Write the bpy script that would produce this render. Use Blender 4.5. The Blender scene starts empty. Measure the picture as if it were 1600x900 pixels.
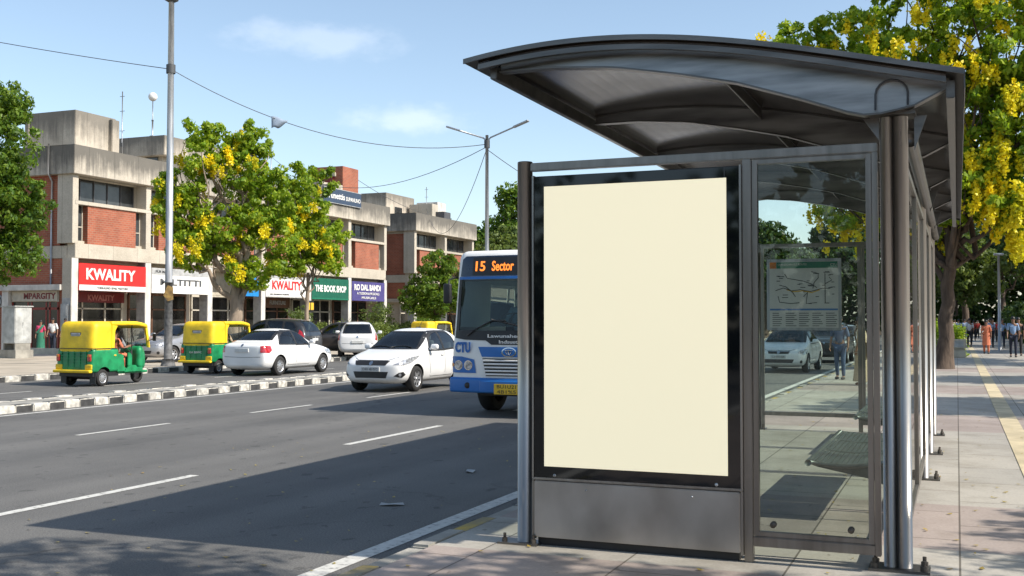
import bpy, bmesh, math, random
import numpy as np
from mathutils import Vector, Matrix
from mathutils.bvhtree import BVHTree
R=math.radians; PI=math.pi
sc=bpy.context.scene; COL=sc.collection
# ------------------------------------------------------------------ helpers
class MB:
    """collects shapes, then links them as ONE mesh object"""
    def __init__(s): s.v=[]; s.f=[]; s.m=[]; s.sm=[]
    def add(s,v,f,mi=0,smooth=False):
        o=len(s.v); s.v+= [tuple(p) for p in v]
        for q in f: s.f.append(tuple(i+o for i in q)); s.m.append(mi); s.sm.append(smooth)
        return s
    def box(s,x0,x1,y0,y1,z0,z1,mi=0):
        v=[(x0,y0,z0),(x1,y0,z0),(x1,y1,z0),(x0,y1,z0),(x0,y0,z1),(x1,y0,z1),(x1,y1,z1),(x0,y1,z1)]
        return s.add(v,[(0,3,2,1),(4,5,6,7),(0,1,5,4),(1,2,6,5),(2,3,7,6),(3,0,4,7)],mi)
    def tube(s,path,r,seg=8,mi=0,cap=True,smooth=True,flat=1.0):
        P=[Vector(p) for p in path]; n=len(P)
        rs=r if isinstance(r,(list,tuple)) else [r]*n
        v=[];f=[]; ref=None
        for i in range(n):
            t=(P[min(i+1,n-1)]-P[max(i-1,0)]).normalized()
            if ref is None:
                ref=Vector((0,0,1)) if abs(t.z)<.9 else Vector((1,0,0))
            a=t.cross(ref)
            if a.length<1e-4: a=t.cross(Vector((0,1,0)))
            a.normalize(); b=a.cross(t).normalized(); ref=b
            for k in range(seg):
                th=2*PI*k/seg
                v.append(P[i]+a*math.cos(th)*rs[i]+b*math.sin(th)*rs[i]*flat)
        for i in range(n-1):
            for k in range(seg):
                k2=(k+1)%seg
                f.append((i*seg+k,i*seg+k2,(i+1)*seg+k2,(i+1)*seg+k))
        if cap:
            f.append(tuple(range(seg))); f.append(tuple((n-1)*seg+k for k in reversed(range(seg))))
        return s.add(v,f,mi,smooth)
    def prism(s,poly,axis,a,b,mi=0,smooth=False):
        """polygon extruded along axis ('x': poly=(y,z), 'y': poly=(x,z), 'z': poly=(x,y))"""
        def P(p,h):
            return (h,p[0],p[1]) if axis=='x' else ((p[0],h,p[1]) if axis=='y' else (p[0],p[1],h))
        n=len(poly); v=[P(p,a) for p in poly]+[P(p,b) for p in poly]
        f=[tuple(range(n)),tuple(range(2*n-1,n-1,-1))]
        for i in range(n):
            j=(i+1)%n; f.append((j,i,i+n,j+n))
        return s.add(v,f,mi,smooth)
    def ell(s,c,r,nu=12,nv=8,mi=0,zmin=-1.0):
        v=[];f=[]
        for i in range(nv+1):
            ph=-PI/2+PI*i/nv; zz=max(math.sin(ph),zmin)
            for k in range(nu):
                th=2*PI*k/nu; cr=math.cos(ph)
                v.append((c[0]+r[0]*cr*math.cos(th),c[1]+r[1]*cr*math.sin(th),c[2]+r[2]*zz))
        for i in range(nv):
            for k in range(nu):
                k2=(k+1)%nu; f.append((i*nu+k,i*nu+k2,(i+1)*nu+k2,(i+1)*nu+k))
        return s.add(v,f,mi,True)
    def lathe(s,prof,c=(0,0,0),axis='z',seg=20,mi=0,smooth=True):
        """prof=[(radius,height)]"""
        v=[];f=[];n=len(prof)
        for r,h in prof:
            for k in range(seg):
                th=2*PI*k/seg; a,b=r*math.cos(th),r*math.sin(th)
                p=(a,b,h) if axis=='z' else ((a,h,b) if axis=='y' else (h,a,b))
                v.append((p[0]+c[0],p[1]+c[1],p[2]+c[2]))
        for i in range(n-1):
            for k in range(seg):
                k2=(k+1)%seg; f.append((i*seg+k,i*seg+k2,(i+1)*seg+k2,(i+1)*seg+k))
        return s.add(v,f,mi,smooth)
    def rbox(s,x0,x1,y0,y1,z0,z1,r,step=.12,mi=0,deform=None):
        """box with rounded edges on a fine grid; deform(Vector)->Vector"""
        c=Vector(((x0+x1)/2,(y0+y1)/2,(z0+z1)/2)); h=Vector(((x1-x0)/2,(y1-y0)/2,(z1-z0)/2))
        r=min(r,min(h)*.999)
        def ticks(H):
            inner=H-r; k=max(1,int(2*inner/step)) if inner>1e-3 else 0
            a=[-H,-H+r*.3,-H+r*.65]
            b=[-inner+2*inner*i/k for i in range(k+1)] if k else [0]
            return a+b+[H-r*.65,H-r*.3,H]
        T=[ticks(h[i]) for i in range(3)]
        idx={};v=[];f=[]
        def vid(i,j,k):
            if (i,j,k) in idx: return idx[(i,j,k)]
            p=Vector((T[0][i],T[1][j],T[2][k]))
            q=Vector([max(-h[a]+r,min(h[a]-r,p[a])) for a in range(3)])
            d=p-q
            if d.length>1e-9: p=q+d.normalized()*r
            p=p+c
            if deform: p=deform(p)
            idx[(i,j,k)]=len(v); v.append(tuple(p)); return idx[(i,j,k)]
        n=[len(t) for t in T]
        for i in range(n[0]-1):
            for j in range(n[1]-1):
                f.append((vid(i,j,0),vid(i,j+1,0),vid(i+1,j+1,0),vid(i+1,j,0)))
                k=n[2]-1; f.append((vid(i,j,k),vid(i+1,j,k),vid(i+1,j+1,k),vid(i,j+1,k)))
        for i in range(n[0]-1):
            for k in range(n[2]-1):
                f.append((vid(i,0,k),vid(i+1,0,k),vid(i+1,0,k+1),vid(i,0,k+1)))
                j=n[1]-1; f.append((vid(i,j,k),vid(i,j,k+1),vid(i+1,j,k+1),vid(i+1,j,k)))
        for j in range(n[1]-1):
            for k in range(n[2]-1):
                f.append((vid(0,j,k),vid(0,j,k+1),vid(0,j+1,k+1),vid(0,j+1,k)))
                i=n[0]-1; f.append((vid(i,j,k),vid(i,j+1,k),vid(i,j+1,k+1),vid(i,j,k+1)))
        return s.add(v,f,mi,True)
    def mesh(s,name):
        me=bpy.data.meshes.new(name); me.from_pydata(s.v,[],s.f)
        me.polygons.foreach_set('material_index',s.m); me.polygons.foreach_set('use_smooth',s.sm); me.update()
        return me
    def build(s,name,mats,parent=None,bevel=0,seg=2):
        me=s.mesh(name)
        if bevel:
            bm=bmesh.new(); bm.from_mesh(me)
            bmesh.ops.remove_doubles(bm,verts=bm.verts,dist=1e-5)
            es=[e for e in bm.edges if len(e.link_faces)==2 and e.calc_face_angle(0)>.6]
            bmesh.ops.bevel(bm,geom=es,offset=bevel,segments=seg,affect='EDGES',clamp_overlap=True)
            bm.to_mesh(me); bm.free()
        return link(name,me,mats,parent)
def link(name,me,mats,parent=None):
    for m in (mats if isinstance(mats,(list,tuple)) else [mats]): me.materials.append(m)
    o=bpy.data.objects.new(name,me); COL.objects.link(o)
    if parent: o.parent=parent
    return o
def bmobj(name,bm,mats,parent=None,smooth=True):
    me=bpy.data.meshes.new(name); bm.to_mesh(me); bm.free()
    me.polygons.foreach_set('use_smooth',[smooth]*len(me.polygons))
    return link(name,me,mats,parent)
def tag(o,label=None,cat=None,group=None,kind=None):
    if label: o['label']=label
    if cat: o['category']=cat
    if group: o['group']=group
    if kind: o['kind']=kind
    return o
def thing(name,label,cat,loc=(0,0,0),rz=0,group=None):
    o=bpy.data.objects.new(name,None); COL.objects.link(o); o.empty_display_size=.3
    o.location=loc; o.rotation_euler=(0,0,rz); return tag(o,label,cat,group)
def struct(name,mb,m): return tag(mb.build(name,m),kind='structure')
def copy_tree(o,parent=None):
    c=o.copy(); COL.objects.link(c)
    if parent: c.parent=parent
    for ch in list(o.children): copy_tree(ch,c)
    return c
def dup(o,label,loc,rz=0,scale=None,group=None):
    c=copy_tree(o); c['label']=label; c.location=loc; c.rotation_euler=(0,0,rz)
    if scale: c.scale=scale if isinstance(scale,tuple) else (scale,)*3
    if group: c['group']=group
    return c
def evald(o):
    """mesh of an object with its modifiers applied"""
    dg=bpy.context.evaluated_depsgraph_get(); dg.update()
    return bpy.data.meshes.new_from_object(o.evaluated_get(dg))
def text(name,s,size,mat,parent,loc,rot,depth=.01,width=None,bold=0.0,shear=0):
    """lettering as a mesh; fits 'width' when given; centred"""
    cu=bpy.data.curves.new(name,'FONT'); cu.body=s; cu.size=size; cu.extrude=depth; cu.offset=bold
    cu.align_x='CENTER'; cu.align_y='CENTER'; cu.shear=shear; cu.resolution_u=3
    t=bpy.data.objects.new(name,cu); COL.objects.link(t); me=evald(t)
    bpy.data.objects.remove(t); bpy.data.curves.remove(cu)
    if width and len(me.vertices):
        co=np.empty(len(me.vertices)*3,np.float32); me.vertices.foreach_get('co',co); co=co.reshape(-1,3)
        w=co[:,0].max()-co[:,0].min(); co[:,0]=(co[:,0]-(co[:,0].max()+co[:,0].min())/2)*width/w
        co[:,1]-=(co[:,1].max()+co[:,1].min())/2
        me.vertices.foreach_set('co',co.ravel()); me.update()
    me.materials.clear(); me.name=name
    o=link(name,me,mat,parent); o.location=loc; o.rotation_euler=rot; return o
# ------------------------------------------------------------------ materials
def mk(name,col,rough=.6,metal=0,var=.15,vs=4,bump=0,bs=60,coat=0,col2=None,emit=0,spec=.5,stretch=(1,1,1),rv=.1,detail=6,distort=0):
    m=bpy.data.materials.new(name); m.use_nodes=True; nt=m.node_tree; N=nt.nodes; L=nt.links
    b=N['Principled BSDF']; b.inputs['Metallic'].default_value=metal; b.inputs['Specular IOR Level'].default_value=spec
    tc=N.new('ShaderNodeTexCoord'); mp=N.new('ShaderNodeMapping'); mp.inputs['Scale'].default_value=stretch
    L.new(tc.outputs['Object'],mp.inputs['Vector'])
    n=N.new('ShaderNodeTexNoise'); n.inputs['Scale'].default_value=vs; n.inputs['Detail'].default_value=detail; n.inputs['Distortion'].default_value=distort
    L.new(mp.outputs[0],n.inputs['Vector'])
    r=N.new('ShaderNodeValToRGB'); L.new(n.outputs['Fac'],r.inputs[0])
    c1=[max(0,c*(1-var)) for c in col]; c2=col2 or [min(1,c*(1+var)) for c in col]
    r.color_ramp.elements[0].position=.32; r.color_ramp.elements[1].position=.68
    r.color_ramp.elements[0].color=(*c1,1); r.color_ramp.elements[1].color=(*c2,1)
    L.new(r.outputs[0],b.inputs['Base Color'])
    mr=N.new('ShaderNodeMapRange'); mr.inputs['To Min'].default_value=max(0,rough-rv); mr.inputs['To Max'].default_value=min(1,rough+rv)
    L.new(n.outputs['Fac'],mr.inputs['Value']); L.new(mr.outputs[0],b.inputs['Roughness'])
    if coat: b.inputs['Coat Weight'].default_value=coat; b.inputs['Coat Roughness'].default_value=.05
    if bump:
        n2=N.new('ShaderNodeTexNoise'); n2.inputs['Scale'].default_value=bs; n2.inputs['Detail'].default_value=4
        L.new(mp.outputs[0],n2.inputs['Vector'])
        bp=N.new('ShaderNodeBump'); bp.inputs['Strength'].default_value=bump; bp.inputs['Distance'].default_value=.02
        L.new(n2.outputs['Fac'],bp.inputs['Height']); L.new(bp.outputs[0],b.inputs['Normal'])
    if emit:
        L.new(r.outputs[0],b.inputs['Emission Color']); b.inputs['Emission Strength'].default_value=emit
    m['ramp']=r.name
    return m
def nodes(m): return m.node_tree.nodes,m.node_tree.links,m.node_tree.nodes['Principled BSDF']
def mixc(N,L,fac,a,b,mode='MIX'):
    x=N.new('ShaderNodeMix'); x.data_type='RGBA'; x.blend_type=mode
    if isinstance(fac,(int,float)): x.inputs[0].default_value=fac
    else: L.new(fac,x.inputs[0])
    for sock,val in ((6,a),(7,b)):
        if isinstance(val,tuple): x.inputs[sock].default_value=(*val,1) if len(val)==3 else val
        else: L.new(val,x.inputs[sock])
    return x.outputs[2]
def math_(N,L,op,a,b=None,c=None):
    x=N.new('ShaderNodeMath'); x.operation=op
    for i,val in enumerate((a,b,c)):
        if val is None: continue
        if isinstance(val,(int,float)): x.inputs[i].default_value=val
        else: L.new(val,x.inputs[i])
    return x.outputs[0]
def noise(N,L,vec,scale,detail=4,rough=.5,out='Fac'):
    n=N.new('ShaderNodeTexNoise'); n.inputs['Scale'].default_value=scale; n.inputs['Detail'].default_value=detail; n.inputs['Roughness'].default_value=rough
    if vec is not None: L.new(vec,n.inputs['Vector'])
    return n.outputs[out]
def mapped(N,L,scale=(1,1,1),kind='Object'):
    tc=N.new('ShaderNodeTexCoord'); mp=N.new('ShaderNodeMapping'); mp.inputs['Scale'].default_value=scale
    L.new(tc.outputs[kind],mp.inputs['Vector']); return mp.outputs[0]
def ramp(N,L,fac,stops,interp='LINEAR'):
    r=N.new('ShaderNodeValToRGB'); r.color_ramp.interpolation=interp
    e=r.color_ramp.elements
    while len(e)<len(stops): e.new(.5)
    for el,(p,c) in zip(e,stops): el.position=p; el.color=(*c,1) if len(c)==3 else c
    L.new(fac,r.inputs[0]); return r.outputs[0]
def bumpn(N,L,h,strength,dist,b):
    bp=N.new('ShaderNodeBump'); bp.inputs['Strength'].default_value=strength; bp.inputs['Distance'].default_value=dist
    L.new(h,bp.inputs['Height']); L.new(bp.outputs[0],b.inputs['Normal'])
def blank(name,rough=.8,metal=0):
    m=bpy.data.materials.new(name); m.use_nodes=True; N,L,b=nodes(m); b.inputs['Roughness'].default_value=rough; b.inputs['Metallic'].default_value=metal
    return m,N,L,b
M={}
# asphalt: grain, broad worn patches, tyre-polished lanes, oil spots, cracks
m,N,L,b=blank('asphalt',.85)
v=mapped(N,L); vl=mapped(N,L,(1.1,.05,1))
base=ramp(N,L,noise(N,L,v,.35,6,.6),[(.3,(.098,.096,.092)),(.7,(.140,.137,.131))])
lane=ramp(N,L,noise(N,L,vl,1.0,4),[(.35,(.80,.80,.80)),(.65,(1.12,1.11,1.09))])
c=mixc(N,L,1.0,base,lane,'MULTIPLY')
gr=ramp(N,L,noise(N,L,v,70,2,.8),[(.32,(.55,.55,.55)),(.5,(1,1,1)),(.70,(1.7,1.67,1.6))])
c=mixc(N,L,.9,c,gr,'MULTIPLY')
sp=ramp(N,L,noise(N,L,mapped(N,L,(1.1,.8,1)),5.5,2,.4),[(.665,(1,1,1)),(.69,(.4,.4,.4))])
c=mixc(N,L,.55,c,sp,'MULTIPLY')
vo=N.new('ShaderNodeTexVoronoi'); vo.feature='DISTANCE_TO_EDGE'; vo.inputs['Scale'].default_value=.16
nv=N.new('ShaderNodeVectorMath'); nv.operation='ADD'; L.new(v,nv.inputs[0]); L.new(noise(N,L,v,1.2,5,.6,'Color'),nv.inputs[1]); L.new(nv.outputs[0],vo.inputs['Vector'])
ck=ramp(N,L,vo.outputs['Distance'],[(.0015,(.45,.45,.45)),(.005,(1,1,1))]); ckm=ramp(N,L,noise(N,L,v,.12,2),[(.5,(0,0,0)),(.6,(1,1,1))])
c=mixc(N,L,ckm,c,mixc(N,L,1.0,c,ck,'MULTIPLY')); L.new(c,b.inputs['Base Color'])
bumpn(N,L,noise(N,L,v,85,3,.7),.55,.01,b); M['asphalt']=m
# pavement slabs laid in pink and pale bands across the walk
m,N,L,b=blank('paving',.7)
v=mapped(N,L); sx=N.new('ShaderNodeSeparateXYZ'); L.new(v,sx.inputs[0])
yy=math_(N,L,'DIVIDE',math_(N,L,'ADD',sx.outputs['Y'],10),100)
pale,pink=(.39,.365,.32),(.335,.28,.25)
def st(y): return (y+10)/100
band=ramp(N,L,yy,[(0,pink),(st(6.72),pale),(st(7.9),pink),(st(9.9),pale),(st(16.2),pink),(st(19.2),pale),(st(25),pink),(st(28),pale),(st(36),pink),(st(39),pale)],'CONSTANT')
cb=N.new('ShaderNodeCombineXYZ'); L.new(math_(N,L,'ADD',sx.outputs['Y'],.05),cb.inputs[0]); L.new(sx.outputs['X'],cb.inputs[1])
bk=N.new('ShaderNodeTexBrick'); L.new(cb.outputs[0],bk.inputs['Vector']); bk.inputs['Scale'].default_value=1.0
bk.inputs['Brick Width'].default_value=1.2; bk.inputs['Row Height'].default_value=1.0; bk.inputs['Mortar Size'].default_value=.007; bk.inputs['Mortar Smooth'].default_value=.1
bk.inputs['Color1'].default_value=(.86,.86,.86,1); bk.inputs['Color2'].default_value=(1.08,1.07,1.05,1); bk.inputs['Mortar'].default_value=(.33,.31,.28,1); bk.offset=.5
c=mixc(N,L,1.0,band,bk.outputs['Color'],'MULTIPLY')
di=ramp(N,L,noise(N,L,v,1.3,7,.65),[(.3,(.62,.60,.56)),(.55,(1,1,1)),(.75,(1.08,1.07,1.05))]); c=mixc(N,L,.85,c,di,'MULTIPLY')
gr=ramp(N,L,noise(N,L,v,45,3,.7),[(.3,(.82,.82,.82)),(.7,(1.1,1.1,1.1))]); c=mixc(N,L,.8,c,gr,'MULTIPLY')
so=ramp(N,L,noise(N,L,mapped(N,L,(1,.55,1)),9,2),[(.71,(1,1,1)),(.75,(.4,.37,.33))]); c=mixc(N,L,.7,c,so,'MULTIPLY')
L.new(c,b.inputs['Base Color']); bumpn(N,L,bk.outputs['Fac'],-.35,.006,b); M['paving']=m
M['tactile']=mk('tactile',(.50,.42,.27),.75,var=.22,vs=2.2,bump=.3,bs=25)
M['farwalk']=mk('farwalk',(.40,.345,.27),.85,var=.22,vs=.7,bump=.2,bs=20)
M['dirt']=mk('dirt',(.22,.175,.12),.95,var=.3,vs=.4,bump=.4,bs=8)
M['kerb']=mk('kerb',(.30,.285,.25),.8,var=.3,vs=3,bump=.3,bs=30)
M['yellowkerb']=mk('yellowkerb',(.24,.22,.17),.8,vs=5,col2=(.55,.37,.06),bump=.3,bs=30)
M['whiteblock']=mk('whiteblock',(.50,.48,.43),.75,var=.4,vs=9,bump=.25,bs=30)
M['blackblock']=mk('blackblock',(.045,.045,.045),.7,var=.4,vs=7,bump=.25,bs=30)
m,N,L,b=blank('roadpaint',.7)
v=mapped(N,L); w=noise(N,L,v,14,6,.7)
L.new(ramp(N,L,w,[(.33,(.16,.155,.145)),(.44,(.52,.51,.47)),(.7,(.66,.65,.60))]),b.inputs['Base Color']); bumpn(N,L,noise(N,L,v,85,3,.7),.4,.01,b); M['paint']=m
# brick
def brick(name,a,bb,mort,dark=1):
    m,N,L,b=blank(name,.85); v=mapped(N,L); sx=N.new('ShaderNodeSeparateXYZ'); L.new(v,sx.inputs[0])
    cb=N.new('ShaderNodeCombineXYZ'); L.new(math_(N,L,'ADD',sx.outputs[0],sx.outputs[1]),cb.inputs[0]); L.new(sx.outputs[2],cb.inputs[1])
    bk=N.new('ShaderNodeTexBrick'); L.new(cb.outputs[0],bk.inputs['Vector']); bk.inputs['Scale'].default_value=1
    bk.inputs['Brick Width'].default_value=.30; bk.inputs['Row Height'].default_value=.115; bk.inputs['Mortar Size'].default_value=.012
    bk.inputs['Color1'].default_value=(*a,1); bk.inputs['Color2'].default_value=(*bb,1); bk.inputs['Mortar'].default_value=(*mort,1)
    d=ramp(N,L,noise(N,L,v,.9,6,.6),[(.3,(.68,.64,.62)),(.55,(1,1,1)),(.75,(1.15,1.1,1.05))])
    c=mixc(N,L,.9,bk.outputs['Color'],d,'MULTIPLY')
    L.new(c,b.inputs['Base Color']); bumpn(N,L,bk.outputs['Fac'],-.5,.012,b); return m
M['brick']=brick('brick',(.37,.105,.054),(.29,.078,.043),(.30,.19,.13))
# board-marked concrete with dark rain streaks running down from the top edge of each piece
def concrete(name,a,bb,streak=.7,top=None,depth=1.2):
    m,N,L,b=blank(name,.9); v=mapped(N,L)
    c=ramp(N,L,noise(N,L,v,.7,8,.62),[(.3,a),(.7,bb)])
    g=ramp(N,L,noise(N,L,v,18,5,.7),[(.3,(.72,.71,.69)),(.7,(1.15,1.14,1.12))]); c=mixc(N,L,.8,c,g,'MULTIPLY')
    sx=N.new('ShaderNodeSeparateXYZ'); L.new(v,sx.inputs[0])
    if top is not None:
        w=noise(N,L,mapped(N,L,(4.5,4.5,.30)),1.0,8,.72); w2=noise(N,L,v,.8,6,.65)
        h=math_(N,L,'DIVIDE',math_(N,L,'SUBTRACT',sx.outputs[2],top-depth),depth)
        f=math_(N,L,'ADD',math_(N,L,'MULTIPLY',h,.55),math_(N,L,'MULTIPLY',w,1.0))
        f=math_(N,L,'ADD',f,math_(N,L,'MULTIPLY',w2,.75))
        s=ramp(N,L,f,[(.92,(0,0,0)),(1.0,(.25,.25,.25)),(1.32,(1,1,1))]) if False else ramp(N,L,math_(N,L,'MULTIPLY',f,.7),[(.60,(0,0,0)),(.70,(.45,.45,.45)),(.86,(1,1,1))])
        sf=math_(N,L,'MULTIPLY',s,streak); c=mixc(N,L,sf,c,(.09,.085,.075))
    # shutter joints
    j=math_(N,L,'ABSOLUTE',math_(N,L,'SUBTRACT',math_(N,L,'FRACT',math_(N,L,'DIVIDE',math_(N,L,'ADD',sx.outputs[0],sx.outputs[1]),1.83)),.5))
    js=ramp(N,L,j,[(.006,(.55,.55,.55)),(.014,(1,1,1))]); c=mixc(N,L,.7,c,js,'MULTIPLY')
    L.new(c,b.inputs['Base Color']); bumpn(N,L,noise(N,L,v,22,5,.7),.35,.02,b); return m
M['conc']=concrete('concrete',(.41,.37,.305),(.55,.50,.42))
M['parapet']=concrete('parapet_concrete',(.40,.36,.30),(.55,.50,.42),.85,10.8,1.5)
M['blockconc']=concrete('rooftop_concrete',(.41,.365,.30),(.56,.50,.415),.7,13.7,1.6)
M['whitecol']=mk('whitewash',(.55,.53,.49),.85,var=.22,vs=2.5,bump=.2,bs=30,stretch=(1,1,.5))
M['greycol']=mk('greycolumn',(.30,.30,.31),.85,var=.25,vs=2.5,bump=.2,bs=30)
# metals
def steel(name,col,rough,stretch=(6,6,.25),metal=.9,sv=.3):
    m=mk(name,col,rough,metal,var=sv,vs=3,stretch=stretch,rv=.14,bump=.04,bs=120); return m
M['steel']=steel('brushed_steel',(.36,.34,.31),.33,sv=.18)
M['frame']=steel('frame_steel',(.285,.262,.235),.35,sv=.15)
M['litweb']=steel('beam_web_lit_steel',(.36,.355,.35),.34,(.5,3,4),sv=.4)  # paler copy of the beam steel, light on the web put into its colour
M['steelpanel']=steel('steel_panel',(.46,.43,.395),.42,(1.2,1.2,.8),sv=.16)
M['beam']=steel('roof_beam_steel',(.17,.162,.152),.38,(.4,3,4))
M['roofunder']=mk('smoked_roof_sheet',(.030,.023,.017),.20,0,var=.5,vs=1.6,spec=.30)
M['rooftop']=mk('roof_sheet_top',(.06,.058,.055),.45,.3,var=.2,vs=2)
M['galv']=steel('galvanised',(.42,.43,.44),.5,(4,4,.3),.75)
M['bolt']=mk('bolt_steel',(.10,.085,.07),.6,.6,var=.4,vs=30)
M['blackglass']=mk('black_enamelled_glass',(.006,.007,.008),.04,0,var=.1,spec=.55,rv=.02)
M['poster']=mk('cream_poster',(.86,.775,.545),.5,var=.006,vs=.6,emit=.445,spec=.3,rv=.02)
M['bench']=mk('bench_paint',(.13,.15,.145),.4,.4,var=.2,vs=8)
m=bpy.data.materials.new('clear_glass'); m.use_nodes=True; N=m.node_tree.nodes; L=m.node_tree.links; N.remove(N['Principled BSDF'])
def glassm(name,tint,ior=1.5,dirt=.06):
    m=bpy.data.materials.new(name); m.use_nodes=True; N=m.node_tree.nodes; L=m.node_tree.links; N.remove(N['Principled BSDF'])
    t=N.new('ShaderNodeBsdfTransparent'); t.inputs[0].default_value=(*tint,1)
    g=N.new('ShaderNodeBsdfGlossy'); g.inputs['Roughness'].default_value=.012
    fr=N.new('ShaderNodeFresnel'); fr.inputs[0].default_value=ior
    x=N.new('ShaderNodeMixShader'); L.new(math_(N,L,'MULTIPLY',fr.outputs[0],1.0),x.inputs[0]); L.new(t.outputs[0],x.inputs[1]); L.new(g.outputs[0],x.inputs[2])
    d=N.new('ShaderNodeBsdfDiffuse'); d.inputs[0].default_value=(.55,.53,.48,1)
    v=mapped(N,L,(1,1,.35)); dm=ramp(N,L,noise(N,L,v,2.2,7,.7),[(.4,(0,0,0)),(.85,(1,1,1))])
    y=N.new('ShaderNodeMixShader'); L.new(math_(N,L,'MULTIPLY',dm,dirt*2),y.inputs[0]); L.new(x.outputs[0],y.inputs[1]); L.new(d.outputs[0],y.inputs[2])
    L.new(y.outputs[0],N['Material Output'].inputs['Surface']); return m
M['glass']=glassm('shelter_glass',(.91,.95,.92),1.42,.04)
M['busglass']=glassm('bus_glass',(.66,.76,.72),1.45,.004)
M['carglass']=glassm('car_glass',(.44,.51,.49),1.85,.004)
M['oldglass']=mk('dark_car_glass',(.020,.027,.029),.05,0,var=.3,vs=2,spec=.75,rv=.02)
M['shopglass']=mk('shop_glass',(.018,.017,.016),.12,0,var=.6,vs=1.5,spec=.5,rv=.05)
M['winglass']=mk('window_glass',(.05,.055,.058),.12,0,var=.6,vs=.8,spec=.5,rv=.05)
M['tyre']=mk('tyre_rubber',(.022,.021,.02),.85,var=.3,vs=12)
M['rim']=mk('alloy_rim',(.52,.52,.53),.32,.75,var=.12,vs=8)
M['black']=mk('black_plastic',(.016,.016,.017),.5,var=.3,vs=6)
M['chrome']=mk('chrome',(.6,.6,.6),.12,1,var=.05)
M['lamp']=mk('headlamp_glass',(.20,.21,.23),.12,.35,vs=16,col2=(.62,.64,.67),spec=.8)
M['tail']=mk('tail_lamp_red',(.42,.015,.02),.15,0,var=.35,vs=14,spec=.7,coat=.6)
M['orange']=mk('indicator_orange',(.65,.20,.03),.3,var=.2,vs=10)
M['plate']=mk('number_plate_white',(.58,.58,.56),.5,var=.08)
M['plateyellow']=mk('number_plate_yellow',(.75,.48,.03),.5,var=.08)
M['ink']=mk('black_ink',(.025,.025,.028),.6,var=.1)
def paint(name,c,var=.07,rough=.4): return mk(name,c,rough,0,var=var,vs=2.2,coat=.4,spec=.5,rv=.05)
M['white']=paint('white_car_paint',(.74,.74,.73)); M['silver']=mk('silver_car_paint',(.36,.36,.37),.35,.5,var=.05,coat=.6)
M['darkgrey']=mk('dark_grey_car_paint',(.045,.048,.052),.35,.4,var=.1,coat=.6); M['brown']=mk('brown_car_paint',(.065,.055,.050),.38,.3,var=.1,coat=.5)
M['rickyellow']=mk('rickshaw_yellow',(.80,.54,.012),.58,var=.16,vs=3,bump=.5,bs=5,coat=.05)
M['rickgreen']=mk('rickshaw_green',(.008,.23,.08),.48,var=.28,vs=5,bump=.25,bs=5,coat=.12)
M['seat']=mk('black_vinyl',(.025,.024,.024),.55,var=.3,vs=9)
M['buswhite']=mk('bus_white_paint',(.84,.82,.78),.45,var=.06,vs=2,coat=.15); M['busblue']=mk('bus_blue_paint',(.014,.14,.44),.42,var=.10,vs=2,coat=.1)
M['busnavy']=mk('bus_navy_panel',(.012,.028,.058),.3,var=.1,coat=.3); M['busletter']=mk('bus_blue_lettering',(.02,.13,.42),.5,var=.05)
M['led']=mk('orange_led',(.95,.24,.03),.5,var=.02,emit=.9)
M['signred']=mk('sign_red',(.68,.022,.018),.45,var=.05); M['darkred']=mk('sign_dark_red',(.16,.012,.012),.5,var=.2)
M['signwhite']=mk('sign_white',(.72,.71,.68),.5,var=.07); M['signgreen']=mk('sign_green',(.012,.11,.068),.45,var=.1)
M['signpurple']=mk('sign_purple',(.075,.065,.21),.45,var=.1); M['signnavy']=mk('sign_navy',(.035,.055,.095),.45,var=.1)
M['signblue']=mk('sign_blue',(.012,.20,.50),.5,var=.15); M['signgrey']=mk('sign_grey',(.36,.365,.36),.6,var=.2)
M['amber']=mk('amber_panel',(.70,.42,.04),.5,var=.1); M['letterred']=mk('letter_red',(.62,.03,.03),.5,var=.05)
M['redframe']=mk('red_frame',(.22,.03,.02),.5,var=.15); M['beige']=mk('beige_fascia',(.48,.44,.36),.8,var=.15)
M['inside']=mk('dim_interior',(.05,.045,.04),.9,var=.4,vs=1.5); M['wood']=mk('door_wood',(.13,.06,.03),.6,var=.3,vs=3)
M['mapgreen']=mk('map_green',(.02,.17,.10),.4,var=.05); M['mappaper']=mk('map_paper',(.62,.61,.57),.5,var=.04); M['mapblue']=mk('map_blue',(.08,.2,.45),.5,var=.05)
M['utility']=mk('utility_box_paint',(.42,.43,.42),.55,.1,var=.3,vs=3,bump=.1,bs=20)
M['bark']=mk('bark',(.085,.06,.043),.95,var=.5,vs=7,bump=1.0,bs=18,stretch=(1,1,.25))
M['barkpale']=mk('bark_pale',(.27,.21,.155),.95,var=.35,vs=5,bump=.8,bs=14,stretch=(1,1,.25))
M['cable']=mk('cable',(.07,.075,.08),.6,var=.1); M['cloth']=mk('pale_cloth',(.26,.32,.40),.8,var=.1)
M['tank']=mk('dark_tank',(.08,.08,.085),.6,var=.2)
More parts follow.
